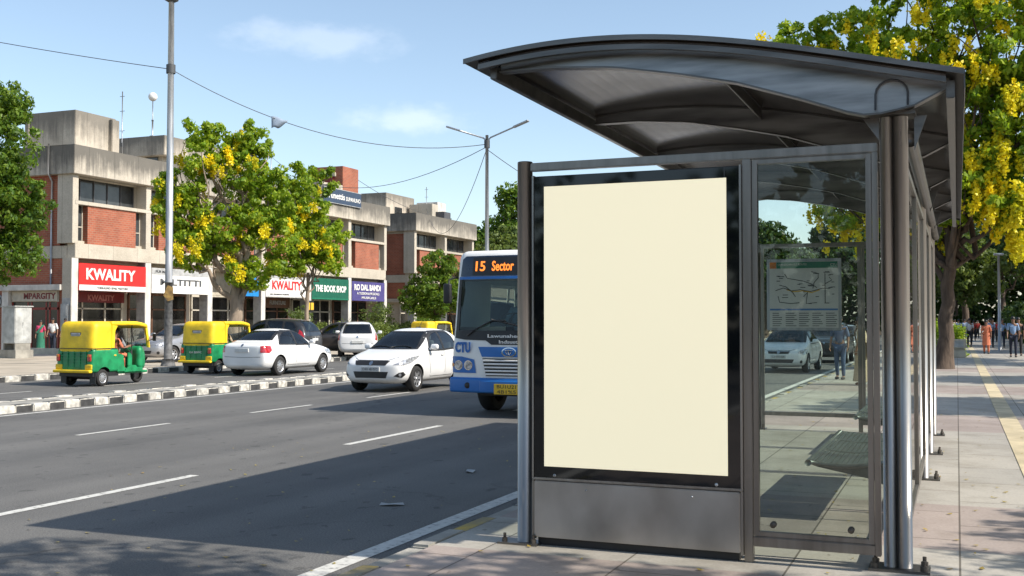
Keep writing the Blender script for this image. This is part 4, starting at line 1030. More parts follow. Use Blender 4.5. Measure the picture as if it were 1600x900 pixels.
for k,y in enumerate(AY):
    q=MB(); n=30; xs=[-3.0+i*2.97/n for i in range(n+1)]; bs=[(x,interp(BOT,x)-SZ) for x in xs]
    q.prism([(x,zt(x)-.04) for x in xs]+[(x,z) for x,z in bs[::-1]],'y',y,y+.016); ab=sp('arch_beam',q,M['litweb']); q=MB()
    q.prism([(x,z) for x,z in bs]+[(x,z-.012) for x,z in bs[::-1]],'y',y-.035,y+.05)
    q.prism([(x,zt(x)-.037) for x in xs]+[(x,zt(x)-.048) for x in xs[::-1]],'y',y-.018,y+.05)
    sp('beam_flange',q,M['beam'],ab)
for x,w,h in ((-3.04,.05,.10),(-.02,.05,.11)):
    q=MB(); z=zt(x)-.05; q.box(x-w/2,x+w/2,-.05,Y1r-.05,z-h,z); sp('edge_purlin',q,M['beam'],roof,.006)
for x in (-1.52,):
    z=zt(x)-.045
    for a,b in zip(AY,AY[1:]):
        q=MB(); q.prism([(x-.006,z),(x+.006,z),(x+.006,z-.09),(x-.006,z-.09)],'y',a+.05,b-.035); sp('purlin',q,M['beam'],roof)
for y0,y1 in zip([Y0r]+[0.05+k*1.1 for k in range(1,9)],[0.05+k*1.1 for k in range(1,9)]+[Y1r]):
    q=MB(); q.box(.056,.062,y0+.006,y1-.006,zt(.05)-.11,zt(.05)+.004); sp('fascia',q,M['beam'],roof)
# cable loop on the front beam
q=MB(); q.tube([(-.455,-.04,2.865)]+[(-.36+.095*math.cos(PI-PI*i/8),-.02,2.965+.085*math.sin(PI-PI*i/8)) for i in range(9)]+[(-.265,-.04,2.885)],.007,6); sp('conduit_loop',q,M['cable'])
# posts
def post_pair(y):
    q=MB()
    for x,r in ((-.402,.040),(-.316,.045)): q.tube([(x,y,0),(x,y,2.84)],r,20)
    q.box(-.375,-.345,y+.005,y+.03,0,2.84); o=sp('post',q,M['steel'])
    q=MB(); q.box(-.50,-.225,y-.10,y+.12,2.842,2.862); q.prism([(-.235,2.84),(-.16,2.84),(-.235,2.62)],'y',y-.006,y+.006); q.prism([(-.445,2.84),(-.54,2.84),(-.445,2.70)],'y',y-.006,y+.006); sp('cap_plate',q,M['beam'],o)
    q=MB(); q.box(-.53,-.17,y-.11,y+.11,.0,.016); sp('base_plate',q,M['beam'],o)
    for x in (-.495,-.205):
        for dy in (-.07,.07): q=MB(); q.lathe([(0,.0),(.022,.0),(.022,.03),(.012,.032),(.012,.062),(0,.064)],(x,y+dy,.014),seg=8,smooth=False); sp('anchor_bolt',q,M['bolt'],o)
    return o
for y in (.13,4.35,6.55,8.8): post_pair(y)
def end_wall(y,far=False):
    xl=-2.815 if not far else -2.68
    q=MB(); q.tube([(xl,y,0),(xl,y,2.672)],.054,24); q.lathe([(0,.008),(.05,.004),(.054,0)],(xl,y,2.672),seg=24); o=sp('post',q,M['steel'])
    q=MB(); q.box(xl-.17,xl+.12,y-.10,y+.08,0,.014); sp('base_plate',q,M['beam'],o)
    for x in (xl-.13,xl+.085): q=MB(); q.lathe([(0,0),(.02,0),(.02,.028),(.011,.03),(.011,.06),(0,.062)],(x,y-.06,.012),seg=8,smooth=False); sp('anchor_bolt',q,M['bolt'],o)
    q=MB(); q.box(xl+.05,-.447,y-.03,y+.03,2.605,2.662); sp('top_rail',q,M['frame'],S,.005)
    q=MB(); q.box(-1.285,-1.228,y-.03,y+.03,.0,2.604); sp('mid_post',q,M['frame'],S,.005)
    q=MB(); q.box(-.482,-.447,y-.03,y+.03,.10,2.604); sp('side_frame',q,M['frame'],S,.004)
    q=MB(); q.box(-1.227,-.483,y-.028,y+.028,.105,.165); sp('bottom_rail',q,M['frame'],S,.004)
    q=MB(); a,b,c,d=-1.224,-.486,.168,2.601; w=.034
    q.box(a,a+w,y-.018,y+.018,c,d); q.box(b-w,b,y-.018,y+.018,c,d); q.box(a+w,b-w,y-.018,y+.018,c,c+w); q.box(a+w,b-w,y-.018,y+.018,d-w,d); fr=sp('pane_frame',q,M['frame'],S,.004)
    q=MB(); q.box(a+w,b-w,y-.004,y+.004,c+w,d-w); sp('glass_pane',q,M['glass'],fr)
    q=MB()
    for x in (a+.12,b-.14): q.lathe([(0,-.022),(.02,-.022),(.02,.022),(0,.022)],(x,y,c+w+.045),'y',14)
    sp('glass_clamp',q,M['bolt'],fr)
end_wall(0.0); end_wall(8.79,True)
# far end wall: two more panes beside the map
q=MB(); q.box(-2.60,-1.286,8.762,8.818,.20,.255); sp('bottom_rail',q,M['frame'],S,.004)
q=MB(); q.box(-2.62,-2.58,8.762,8.818,.0,2.604); sp('side_frame',q,M['frame'],S,.004)
q=MB(); q.box(-2.578,-1.288,8.786,8.794,.257,2.602); sp('glass_pane',q,M['glass'])
# back wall along the pavement
ys=[.13,4.35,6.55,8.8]
for a,b in ((.20,2.20),(2.24,4.29),(4.41,6.49),(6.61,8.72)):
    q=MB(); q.box(-.335,-.295,a,b,.20,.25); q.box(-.335,-.295,a,b,2.55,2.605); q.box(-.335,-.295,a,a+.035,.25,2.55); q.box(-.335,-.295,b-.035,b,.25,2.55); fr=sp('pane_frame',q,M['frame'],S,.004)
    q=MB(); q.box(-.319,-.311,a+.035,b-.035,.25,2.55); sp('glass_pane',q,M['glass'],fr)
q=MB(); q.tube([(-.26,.2,2.70),(-.26,8.8,2.70)],.045,14); sp('long_tube',q,M['beam'])
# advertising panel
A=thing('advertising_panel','backlit poster case with a blank cream poster in a black frame','advertising panel',(0,7.11,.15))
def ap(name,mb,mat,parent=A,bevel=0): return mb.build(name,mat,parent,bevel)
ax0,ax1=-2.742,-1.292
q=MB(); q.box(ax0+.004,ax1-.004,-.03,.13,.455,2.565); ap('case',q,M['black'],A,.004)
q=MB(); q.box(ax0+.012,ax1-.012,-.042,-.031,.472,2.558); ap('front_glass',q,M['blackglass'],A,.002)
q=MB(); q.box(-2.655,-1.385,-.0475,-.0425,.548,2.488); ap('poster',q,M['poster'])
q=MB()
for x0,x1,z0,z1 in ((ax0-.004,ax0+.010,.455,2.57),(ax1-.010,ax1+.004,.455,2.57),(ax0+.010,ax1-.010,.455,.470)): q.box(x0,x1,-.05,.0,z0,z1)
ap('edge_trim',q,M['steel'],A,.003)
q=MB(); q.box(-1.40,-1.396,-.0435,-.0422,2.488,2.556); ap('glass_joint',q,M['cable'])
q=MB()
for x in (-2.58,-1.46): q.lathe([(0,-.05),(.010,-.05),(.012,-.043)],(x,0,.487),'y',10)
for x in (-2.35,-1.62): q.lathe([(0,-.058),(.006,-.058),(.008,-.05)],(x,0,.40),'y',8)
ap('screw',q,M['galv'])
q=MB(); q.box(ax0+.012,ax1-.014,-.05,.10,.058,.446); ap('base_panel',q,M['steelpanel'],A,.006)
q=MB(); q.box(ax0-.004,ax0+.010,-.045,.02,.04,.452); ap('side_channel',q,M['steel'],A,.003); q=MB(); q.box(ax1-.012,ax1+.004,-.045,.02,.04,.452); ap('side_channel',q,M['steel'],A,.003)
q=MB(); q.box(ax0+.03,ax1-.03,-.015,.10,.0,.057); ap('foot_recess_shade',q,M['black'])  # black fill stands in for the shade in the recess below the base panel
# route map
B=thing('route_map_board','framed bus route map with a green heading and blue table strip','map board',(0,15.9,.15))
mx0,mx1,mz0,mz1=-2.53,-1.50,1.42,2.44; yy=-.06
q=MB(); q.box(mx0,mx1,yy,yy+.05,mz0,mz1); q.build('board_frame',M['galv'],B,.006)
q=MB(); q.box(mx0+.04,mx1-.04,yy-.004,yy-.001,mz0+.04,mz1-.04); pp=q.build('map_sheet',M['mappaper'],B)
q=MB(); q.box(mx0+.14,mx1-.045,yy-.007,yy-.0045,mz1-.135,mz1-.045); q.build('heading_band',M['mapgreen'],pp)
q=MB(); q.box(mx0+.045,mx0+.135,yy-.007,yy-.0045,mz1-.135,mz1-.045); q.build('heading_badge',M['orange'],pp)
text('heading_lettering','CHANDIGARH BUS ROUTES',.04,M['mappaper'],pp,(mx0+.36,yy-.008,mz1-.08),(R(90),0,0),.0005,.40)
text('heading_number','CTU',.045,M['mappaper'],pp,(mx1-.10,yy-.008,mz1-.09),(R(90),0,0),.0005,.09)
q=MB(); q.box(mx0+.045,mx1-.045,yy-.007,yy-.0045,mz0+.285,mz0+.31); q.build('table_band',M['mapblue'],pp)
q=MB(); rr=random.Random(3)
for c_ in range(5):
    for r_ in range(7): x=mx0+.08+c_*.185; q.box(x,x+rr.uniform(.09,.16),yy-.0065,yy-.0045,mz0+.06+r_*.03,mz0+.07+r_*.03)
q.build('table_lettering',M['cable'],pp)
def mapline(pts,w,mat,nm):
    q=MB(); P=[(mx0+.05+u*.93,mz0+.33+v*.53) for u,v in pts]
    for p in strip(P,w): q.prism(p,'y',yy-.0068,yy-.0045)
    q.build(nm,mat,pp)
for pts in ([(.08,.45),(.2,.52),(.32,.44),(.45,.47),(.6,.42),(.78,.5),(.9,.5)],[(.22,.9),(.26,.78),(.38,.74),(.5,.7),(.62,.62),(.7,.52)],[(.62,.95),(.72,.9),(.72,.78),(.66,.66),(.64,.5)],[(.12,.3),(.14,.14),(.3,.1),(.44,.12)],[(.5,.28),(.56,.4),(.54,.1),(.7,.12)],[(.82,.9),(.82,.1)],[(.14,.6),(.24,.55),(.34,.40),(.38,.28)],[(.82,.62),(.92,.72),(.88,.8)]): mapline(pts,.011,M['cable'],'route_line')
mapline([(.25,.47),(.36,.42),(.5,.44),(.62,.39),(.74,.46)],.013,M['amber'],'route_line')
q=MB()
for k in range(26):
    u,v=rr.uniform(.06,.92),rr.uniform(.06,.95); x=mx0+.05+u*.93; z=mz0+.33+v*.53; q.box(x,x+rr.uniform(.03,.09),yy-.0067,yy-.0045,z,z+.010)
q.build('place_lettering',M['cable'],pp)
# benches bolted to the back wall
def bench(label,y):
    t=thing('metal_bench',label,'bench',(0,y,.15),0,'slatted metal benches inside the shelter')
    for k in range(3):
        y0=k*.84
        q=MB()
        for i in range(15):
            u=i/14; x=-1.06+u*.54; z=.455-.03*math.sin(u*PI)+.02*u; q.box(x-.016,x+.016,y0+.02,y0+.82,z-.008,z+.006)
        for yy_ in (y0+.02,y0+.82): q.tube([(-1.08+.56*i/8,yy_,.45-.03*math.sin(i/8*PI)+.02*i/8) for i in range(9)],.016,8)
        q.build('seat',M['bench'],t)
    q=MB(); q.tube([(-1.09,0,.445),(-1.09,2.52,.445)],.026,12); q.build('front_rail',M['bench'],t)
    for yy_ in (.10,2.42):
        q=MB(); q.prism([(-1.10,.43),(-.52,.44),(-.36,.36),(-.34,.22),(-.42,.24),(-.62,.33),(-1.02,.405)],'y',yy_-.012,yy_+.012); q.build('bracket',M['bench'],t)
    return t
bench('slatted dark metal bench behind the near glass pane, with three seat sections in view',8.75)
bench('slatted metal bench at the far end of the shelter, by the route map',13.05)
# ------------------------------------------------------------------ buildings
def block(name,label,loc,nb,bay,depth,shops=True):
    t=thing(name,label,'building',loc)
    Ly=nb*bay
    def pt(nm,mb,mat,par=t,bev=0): return mb.build(nm,mat,par,bev)
    q=MB(); q.box(-depth,-1.7,.35,Ly-.3,0,9.3); q.box(-depth,-1.06,.35,Ly-.3,5.0,9.25); q.box(-1.06,-.6,.35,Ly-.3,5.0,7.75); pt('core_wall',q,M['conc'])
    q=MB(); q.box(-depth,-.5,.2,Ly-.1,9.25,9.5); pt('roof_slab',q,M['conc'])
    q=MB(); q.box(-.3,.22,-.35,Ly+.35,9.3,10.8); q.box(-depth,-.3,-.35,-.05,9.3,10.8); q.box(-depth,-.3,Ly+.05,Ly+.35,9.3,10.8); pt('parapet',q,M['parapet'],t,.02)
    q=MB(); q.box(-.52,.02,-.02,Ly+.02,4.97,5.73); pt('floor_beam',q,M['conc'],t,.015)
    q=MB(); q.box(-1.05,.0,-.02,Ly+.02,7.76,7.95); pt('sill_band',q,M['conc'],t,.01)
    q=MB(); q.box(-1.7,-.5,.3,Ly-.3,4.86,4.98); pt('arcade_ceiling',q,M['beige'])
    for k in range(nb+1):
        y=k*bay
        q=MB(); q.box(-.62,-.02,y-.23,y+.23,-.1,4.968,0); q.box(-.022,.004,y-.22,y+.22,0,4.965,1); q.box(-.6,-.04,y-.236,y-.229,1.0,2.9,2); pt('column',q,[M['conc'] if k==0 else M['greycol'],M['whitecol'],M['signgrey']])
        q=MB(); q.box(-1.04,-.01,y-.2,y+.2,5.731,9.299); pt('upper_column',q,M['conc'],t,.01)
    for k in range(nb):
        y=k*bay
        q=MB(); q.box(-.42,-.10,y+.95,y+bay-.92,5.732,7.758); pt('brick_panel',q,M['brick'])
        for a,b in ((y+.21,y+.94),(y+bay-.91,y+bay-.21)):
            q=MB(); q.box(-.52,-.47,a,b,5.735,7.755,0); q.box(-.47,-.43,a,a+.06,5.74,7.75,1); q.box(-.47,-.43,b-.06,b,5.74,7.75,1); q.box(-.47,-.43,a+.06,b-.06,6.6,6.66,1); q.box(-.5,-.3,a,b,5.735,5.9,1); pt('slot_window',q,[M['winglass'],M['conc']])
        q=MB(); q.box(-1.02,-.96,y+.21,y+bay-.21,7.952,9.298,0); fr=MB(); n=5
        for i in range(n+1):
            x=y+.21+(bay-.42)*i/n; fr.box(-.96,-.90,x-.022,x+.022,7.955,9.295)
        fr.box(-.959,-.905,y+.24,y+bay-.24,7.956,8.02); w=fr.build('ribbon_window',M['tank'],t); q.build('pane',M['winglass'],w)
        # shopfront at the back of the arcade
        fr=MB(); a,b=y+.25,y+bay-.25
        for x in (a,a+(b-a)*.30,a+(b-a)*.38,a+(b-a)*.72,b-.1): fr.box(-1.69,-1.58,x,x+.1,.15,3.3)
        fr.box(-1.69,-1.57,a,b,3.2,3.34); fr.box(-1.69,-1.58,a,b,.15,.32); fr.box(-1.69,-1.58,a,b,2.35,2.43)
        w=fr.build('shopfront',M['beige'] if k%2==0 else M['wood'],t)
        q=MB(); q.box(-1.67,-1.63,a+.1,b-.1,.32,3.2); q.build('pane',M['shopglass'],w)
        q=MB(); q.box(-1.69,-1.6,a,b,3.36,4.85); pt('fascia_wall',q,M['beige' if k!=0 else 'darkred'])
    return t
BX,BY=-42.0,43.1; BAY=5.47
Bd=block('shop_building','long brick and concrete shop block with an arcade of signs across the road','building' if False else (BX,BY,.15-.15),6,BAY,16)
Bd['label']='long brick and concrete shop block with the red sign at its near corner'
def bp_(nm,mb,mat,bev=0,par=Bd): return mb.build(nm,mat,par,bev)
# near end wall with its shop entrance
q=MB(); q.box(-16,-1.05,.02,.36,5.62,9.299); bp_('end_brick_wall',q,M['brick'])
q=MB(); q.box(-1.05,-.56,-.02,.36,5.731,9.299); bp_('end_pier',q,M['conc'])
q=MB(); q.box(-16,-.53,-.03,.34,4.97,5.61); bp_('end_beam',q,M['conc'])
q=MB(); q.box(-16,-.64,.03,.34,3.62,4.965); q.box(-16,-4.75,.03,.34,0,3.62); q.box(-1.05,-.64,.03,.34,0,3.62); bp_('end_brick_wall',q,M['brick'])
q=MB(); q.box(-5.0,-.66,-.35,.30,3.30,3.60); bp_('porch_lintel',q,M['whitecol'],.02)
q=MB(); q.box(-4.75,-4.3,-.25,.03,0,3.295); bp_('porch_post',q,M['whitecol'],.01)
q=MB(); q.box(-4.3,-1.05,-.02,.028,2.72,3.295); bp_('porch_fascia',q,M['beige'])
q=MB()
for x in (-4.28,-3.2,-2.95,-1.95,-1.7,-1.15): q.box(x,x+.1,-.01,.06,.1,2.7)
q.box(-4.28,-1.05,-.01,.06,2.3,2.42); w=bp_('porch_door',q,M['redframe'])
q=MB(); q.box(-4.25,-1.1,.01,.045,.1,2.7); q.build('pane',M['shopglass'],w)
q=MB(); q.box(-3.95,-3.45,-.035,-.012,1.5,2.2); q.build('door_notice',M['signred'],w)
q=MB(); q.tube([(-1.55,-.07,3.6),(-1.55,-.07,9.0),(-1.5,-.42,9.4),(-1.45,-.42,10.9)],.05,8); bp_('rain_pipe',q,M['galv'])
q=MB(); q.lathe([(0,-.05),(.34,-.05),(.36,0)],(-5.25,0,2.75),'y',20); q.lathe([(.30,-.06),(.24,-.06)],(-5.25,0,2.75),'y',20,1); bp_('round_plaque',q,[M['signgrey'],M['ink']])
q=MB(); q.box(-.6,-.1,-.345,-.327,1.2,2.6); q.box(-.5,-.2,-.36,-.346,2.0,2.5); bp_('peeling_notice',q,M['signgrey'])
# rooftop blocks
q=MB(); q.box(-7.4,-4.0,4.0,7.2,9.5,13.68); q.box(-4.0,-3.72,6.6,7.2,9.5,13.55); q.box(-7.7,-7.4,3.9,4.4,9.5,13.5); bp_('stair_tower',q,M['blockconc'],.03)
q=MB(); q.box(-9,-7.42,3.2,5.5,9.5,11.5); bp_('roof_room',q,M['conc'],.03)
q=MB(); q.box(-11.5,-3.7,11.1,20,12.1,13.35); bp_('roof_room_slab',q,M['blockconc'],.03)
q=MB(); q.box(-11,-4.3,11.6,19.5,9.5,12.1); bp_('roof_room',q,M['conc'])
q=MB(); q.box(-10.5,-6.0,11.53,11.6,11.0,12.05); q.box(-5.6,-4.6,11.53,11.6,11.0,12.05); bp_('roof_room_window',q,M['winglass'])
q=MB()
for z0,z1,x0,x1,y0,y1 in ((9.5,13.9,-5.3,-2.5,30.4,33.0-.2),): q.box(x0,x1,y0,y1,z0,z1)
bp_('brick_tower',q,M['brick'],.02)
q=MB(); q.box(-4.45,-3.3,30.28,30.40,10.9,13.1); bp_('recess_shade_slab',q,M['darkred'])  # dark red slab on the wall, its colour stands in for a shaded recess
q=MB(); q.box(-4.6,-3.1,30.20,30.40,13.1,13.42); bp_('tower_lintel',q,M['conc'],.02)
q=MB(); q.box(-3.3,-2.0,26.6,28.2,9.5,12.2); bp_('roof_room',q,M['conc'],.02)
q=MB(); q.box(-1.0,.05,25.0,26.2,9.6,11.75); bp_('parapet_pier',q,M['conc'],.02)
# second building behind the first
B3=block('office_building','smaller brick and concrete block standing beyond the long shop block','x' and (-42,81.1,0),2,5.85,14)
q=MB(); q.box(-14,-.98,.02,.36,5.62,9.10); q.box(-14,-.98,.02,.36,3.62,4.965); q.build('end_brick_wall',M['brick'],B3)
q=MB(); q.box(-.98,-.56,-.02,.36,0,9.29); q.build('end_pier',M['conc'],B3)
q=MB(); q.box(-14,-.56,-.03,.34,4.97,5.61); q.box(-14,-.56,-.03,.34,3.3,3.61); q.box(-14,-.56,-.02,.33,9.1,9.29); q.build('end_beam',M['conc'],B3)
q=MB(); q.box(-9.2,-5.6,5.0,10.5,9.5,13.35); q.build('stair_tower',M['blockconc'],B3,.03)
q=MB(); q.box(-5.62,-5.56,6.6,8.0,10.6,12.2); q.build('tower_window',M['winglass'],B3)
q=MB(); q.box(-5.2,-3.0,10.2,12.0,9.5,12.9); q.build('stair_tower',M['whitecol'],B3,.03)
q=MB(); q.box(-5.3,-2.9,8.9,10.15,9.5,12.6); q.build('roof_room',M['conc'],B3,.03)
q=MB(); q.box(-3.4,-2.0,9.6,11.0,10.6,11.9); q.box(-3.3,-2.1,9.7,10.9,9.5,10.6); q.build('water_tank',M['tank'],B3,.03)
# shop signs (hang between the columns)
def sign(label,k,h0,h1,mat,strips=(),letters=(),x=.06,y0=.24,y1=None,name='shop_sign',group='shop signs along the arcade'):
    y1=y1 or BAY-.24
    t=thing(name,label,'sign',(BX,BY+k*BAY,0),0,group)
    q=MB(); q.box(x-.12,x,y0,y1,h0,h1); q.build('board',mat,t,.01)
    for a,b,m in strips: q=MB(); q.box(x+.002,x+.012,y0+.01,y1-.01,a,b); q.build('board_strip',m,t)
    for s_,z,sz,wd,m,c in letters: text('lettering',s_,sz,m,t,(x+.016,y0+(y1-y0)*c,z),(R(90),0,R(90)),.008,wd,.026 if sz>.55 else .012 if sz>.4 else .004)
    return t
sign('big red sign reading KWALITY in white letters above a white strip',0,3.30,4.72,M['signred'],[(3.31,3.60,M['signwhite'])],[('KWALITY',4.18,.80,3.65,M['signwhite'],.46),('THEKALIND SPAIL PASTORE',3.46,.16,2.3,M['cable'],.48)])
sign('dark red inner sign under the big red one, with dull pink letters',0,2.72,3.30,M['darkred'],(),[('KWALITY',2.98,.42,2.0,mk('dull_pink_letter',(.42,.16,.14),.6),.5)],-1.35,1.5,BAY-.35)
sign('long white signboard behind the tall grey pole, partly covered by the yellow flowering tree',1,3.30,4.72,M['signwhite'],[(4.35,4.71,M['signgrey'])],[('MILTITTI',3.95,.5,3.6,M['cable'],.5),('PUR MA RIN',4.52,.2,1.4,M['ink'],.2)])
sign('blue sign showing through the foliage below the broad flowering tree',2,3.30,4.60,M['signblue'],(),[('DAIRY',4.0,.5,1.6,M['signwhite'],.5)],.06,2.3,4.9)
sign('white sign reading KWALITY in red letters',3,3.30,4.72,M['signwhite'],[(3.34,3.37,M['signgrey']),(4.55,4.71,M['signgrey'])],[('KWALITY',4.12,.80,3.5,M['letterred'],.48),('A P',3.72,.5,.45,M['ink'],.84),('LEO FMARNTO POINTS',3.50,.12,2.2,M['cable'],.3)])
sign('brown inner sign under the white one, with an amber end',3,2.62,3.34,M['wood'],[],[('FURNITURE',2.98,.38,1.9,M['signgrey'],.62)],-1.35,1.2,BAY-.4)
sign('dark green sign reading THE BOOK SHOP',4,3.25,4.78,M['signgreen'],[(3.27,3.36,M['mapgreen'])],[('THE BOOK SHOP',4.05,.62,4.2,M['signwhite'],.5)])
sign('purple sign with one white line of big letters above two small ones',5,3.25,4.72,M['signpurple'],(),[('RO DAL BANDI',4.28,.60,4.0,M['signwhite'],.46),('A TUSSION & MUSICALS',3.82,.26,3.4,M['signwhite'],.48),('MUSICALS',3.50,.24,2.2,M['signwhite'],.5)])
sign('small black sign with two amber squares on a pillar left of the green sign',4,2.35,3.15,M['black'],(),(),.10,-.55,.45)
q=MB(); q.box(BX+.102,BX+.115,BY+4*BAY-.45,BY+4*BAY-.08,2.5,3.0); q.box(BX+.102,BX+.115,BY+4*BAY+.02,BY+4*BAY+.38,2.5,3.0)
o=q.build('amber_square',M['amber']); lst=[x for x in COL.objects if x.get('label','').startswith('small black sign')][0]; o.parent=lst; o.location=(-lst.location.x,-lst.location.y,0)
t=thing('entrance_sign','row of dark red capital letters over the shop entrance in the shaded end wall','sign',(BX,BY,0))
q=MB(); q.box(-4.2,-1.1,-.06,-.03,2.75,3.28); q.build('board',M['beige'],t)
text('lettering','MPARGITY',.42,M['darkred'],t,(-2.3,-.066,3.02),(R(90),0,0),.004,2.2,.014)
t=thing('roof_sign','navy sign with white letters mounted on the parapet below the brick tower','sign',(BX,BY,0))
q=MB(); q.box(.24,.34,23.1,28.4,10.25,11.35); q.build('board',M['signnavy'],t,.01)
q=MB(); q.box(.342,.350,23.1,28.4,10.25,10.29); q.box(.342,.350,23.1,28.4,11.31,11.35); q.build('border',M['signgrey'],t)
text('lettering','Frunettis',.62,M['signwhite'],t,(.352,24.75,10.82),(R(90),0,R(90)),.006,2.5,.012)
text('lettering','SUPANUNO',.42,M['signwhite'],t,(.352,27.2,10.74),(R(90),0,R(90)),.006,2.1,.006)
# rooftop aerials
def mast(label,x,y,z,h,ball=False,dish=False):
    t=thing('aerial_mast',label,'aerial',(x,y,z))
    q=MB(); q.tube([(0,0,0),(0,0,h*.45)],.05,8); q.tube([(0,0,h*.45),(0,0,h)],.028,8); q.box(-.12,.12,-.12,.12,0,.12); q.build('mast',M['galv'],t)
    q=MB(); q.lathe([(.07,h*.44),(.07,h*.48)],(0,0,0),seg=8); q.build('collar',M['cable'],t)
    if ball: q=MB(); q.ell((0,0,h+.24),(.28,.28,.28),16,12); q.build('globe',M['signwhite'],t)
    else: q=MB(); [q.tube([(-.18,0,h*k),(.18,0,h*k)],.015,6) for k in (.6,.8,.95)]; q.build('cross_bar',M['cable'],t)
mast('thin bare aerial on the shop block roof, beside the mast with the white globe',-45.9,50.7,9.5,5.9)
mast('aerial mast topped by a white globe on the shop block roof',-46.9,54.5,13.3,2.35,True)
mast('thin aerial rising above the yellow flowering trees',-45,64.6,9.5,4.9)
mast('thin aerial on the roof of the farther brick block',-45.6,90.2,9.5,4.7)
# ------------------------------------------------------------------ lamps, wires
t=thing('lamp_post','tall grey street pole on the far pavement with a small bent plate','street pole',(-25.3,30.3,.15))
q=MB(); q.tube([(0,0,2.9),(0,0,8),(.0,0,15)],[.125,.115,.085],16); q.build('pole',M['galv'],t)
q=MB(); q.tube([(0,0,0),(0,0,2.9)],[.145,.13],16); q.tube([(0,0,0),(0,0,.25)],[.26,.19],12); q.build('pole_base',mk('worn_pole_base',(.12,.12,.12),.7,.3,var=.5,vs=8),t)
q=MB(); q.prism([(-.17,2.45),(-.03,2.24),(.16,2.30),(.15,2.72),(-.03,2.80)],'y',-.20,-.185); q.build('bent_plate',mk('rusty_plate',(.20,.12,.05),.7,var=.4,vs=9,col2=(.33,.21,.06)),t).rotation_euler=(0,0,R(38))
q=MB(); q.tube([(0,0,14.9),(.5,0,15.2),(1.8,0,15.3)],.05,8); q.build('arm',M['galv'],t)
q=MB(); q.rbox(1.5,2.3,-.14,.14,15.2,15.34,.05,.1); q.build('lamp_head',M['galv'],t)
q=MB(); q.lathe([(.10,12.7),(.24,12.78),(.26,12.95),(.12,13.1)],(0,0,0),seg=12); q.build('bracket',M['cable'],t)
q=MB(); q.lathe([(.16,10.2),(.16,10.5)],(0,0,0),seg=14); q.build('wire_clamp',M['cable'],t)
# rubble round its foot
L2=thing('street_lamp','double armed street lamp rising behind the bus','street lamp',(-16.75,38.3,.2),0,'double armed lamps on the median')
q=MB(); q.tube([(0,0,0),(0,0,8.7)],[.10,.06],12); q.build('pole',M['galv'],L2)
for s_ in (1,-1):
    q=MB(); q.tube([(0,0,8.45),(s_*.15,0,8.6),(s_*1.25,0,8.98)],.032,8); a_=q.build('arm',M['galv'],L2)
    q=MB(); q.rbox(-.33,.33,-.09,.09,-.035,.04,.03,.1); h_=q.build('lamp_head',M['galv'],a_); h_.location=(s_*1.42,0,9.04); h_.rotation_euler=(0,-s_*R(19),0)
q=MB(); q.lathe([(.11,8.2),(.11,8.5)],(0,0,0),seg=12); q.build('wire_clamp',M['cable'],L2)
dup(L2,'double armed street lamp farther along the median, behind the shelter',(-16.75,64,.2))
dup(L2,'double armed street lamp far down the median, farthest of the three',(-16.75,96,.2))
t=thing('lamp_post','slim pale lamp post by the far walkers under the trees','street lamp',(2.05,62,.15))
q=MB(); q.tube([(0,0,0),(0,0,5.0)],[.09,.06],10); q.build('pole',M['galv'],t)
q=MB(); q.rbox(-.25,.25,-.12,.12,4.98,5.1,.05,.1); q.build('lamp_head',M['galv'],t)
def wire(label,a,b,sag,r=.014,n=24):
    q=MB(); P=[]
    for i in range(n+1):
        u=i/n; p=Vector(a).lerp(Vector(b),u); p.z-=sag*4*u*(1-u); P.append(p)
    q.tube(P,r,5); tag(q.build('overhead_wire',M['cable']),label,'wire','overhead wires')
LT=(-16.75,38.3,8.55)
wire('long wire sagging from the tall pole to the double lamp, carrying a scrap of cloth',(-25.3,30.3,10.5),LT,1.05)
wire('wire running from the tall pole off to the left above the corner building',(-25.3,30.3,10.5),(-46,27.5,15.4),.28)
wire('wire sagging from the double lamp to the aerial above the flowering trees',(-16.75,38.3,8.45),(-45,64.6,13.4),1.9)
wire('wire falling from the double lamp to the roof of the farther block',(-16.75,38.3,8.4),(-45.6,90.2,12.2),2.8)
wire('short wire falling from the double lamp towards the shelter',(-16.75,38.3,8.35),(-16.75,64,8.0),.9)
wire('faint wire from the brick tower to the farther rooftops',(-45,75.0,13.6),(-45.6,96,11.6),.7,.02)
q=MB(); v=[];f=[]
for i in range(7):
    for j in range(5):
        u,w=i/6,j/4; x=u*.62*(1-.55*w)+.10*w; v.append((x,.05*math.sin(u*5+w*3),-w*.42*(1-.25*u)+.03*math.sin(u*6)))
for i in range(6):
    for j in range(4): f.append((i*5+j,(i+1)*5+j,(i+1)*5+j+1,i*5+j+1))
q.add(v,f,0,True); o=q.build('cloth_scrap',M['cloth']); md=o.modifiers.new('s','SOLIDIFY'); md.thickness=.006
o.location=(-22.75,32.65,9.08); o.rotation_euler=(R(4),R(12),R(34)); tag(o,'pale scrap of cloth caught on the overhead wire','cloth')
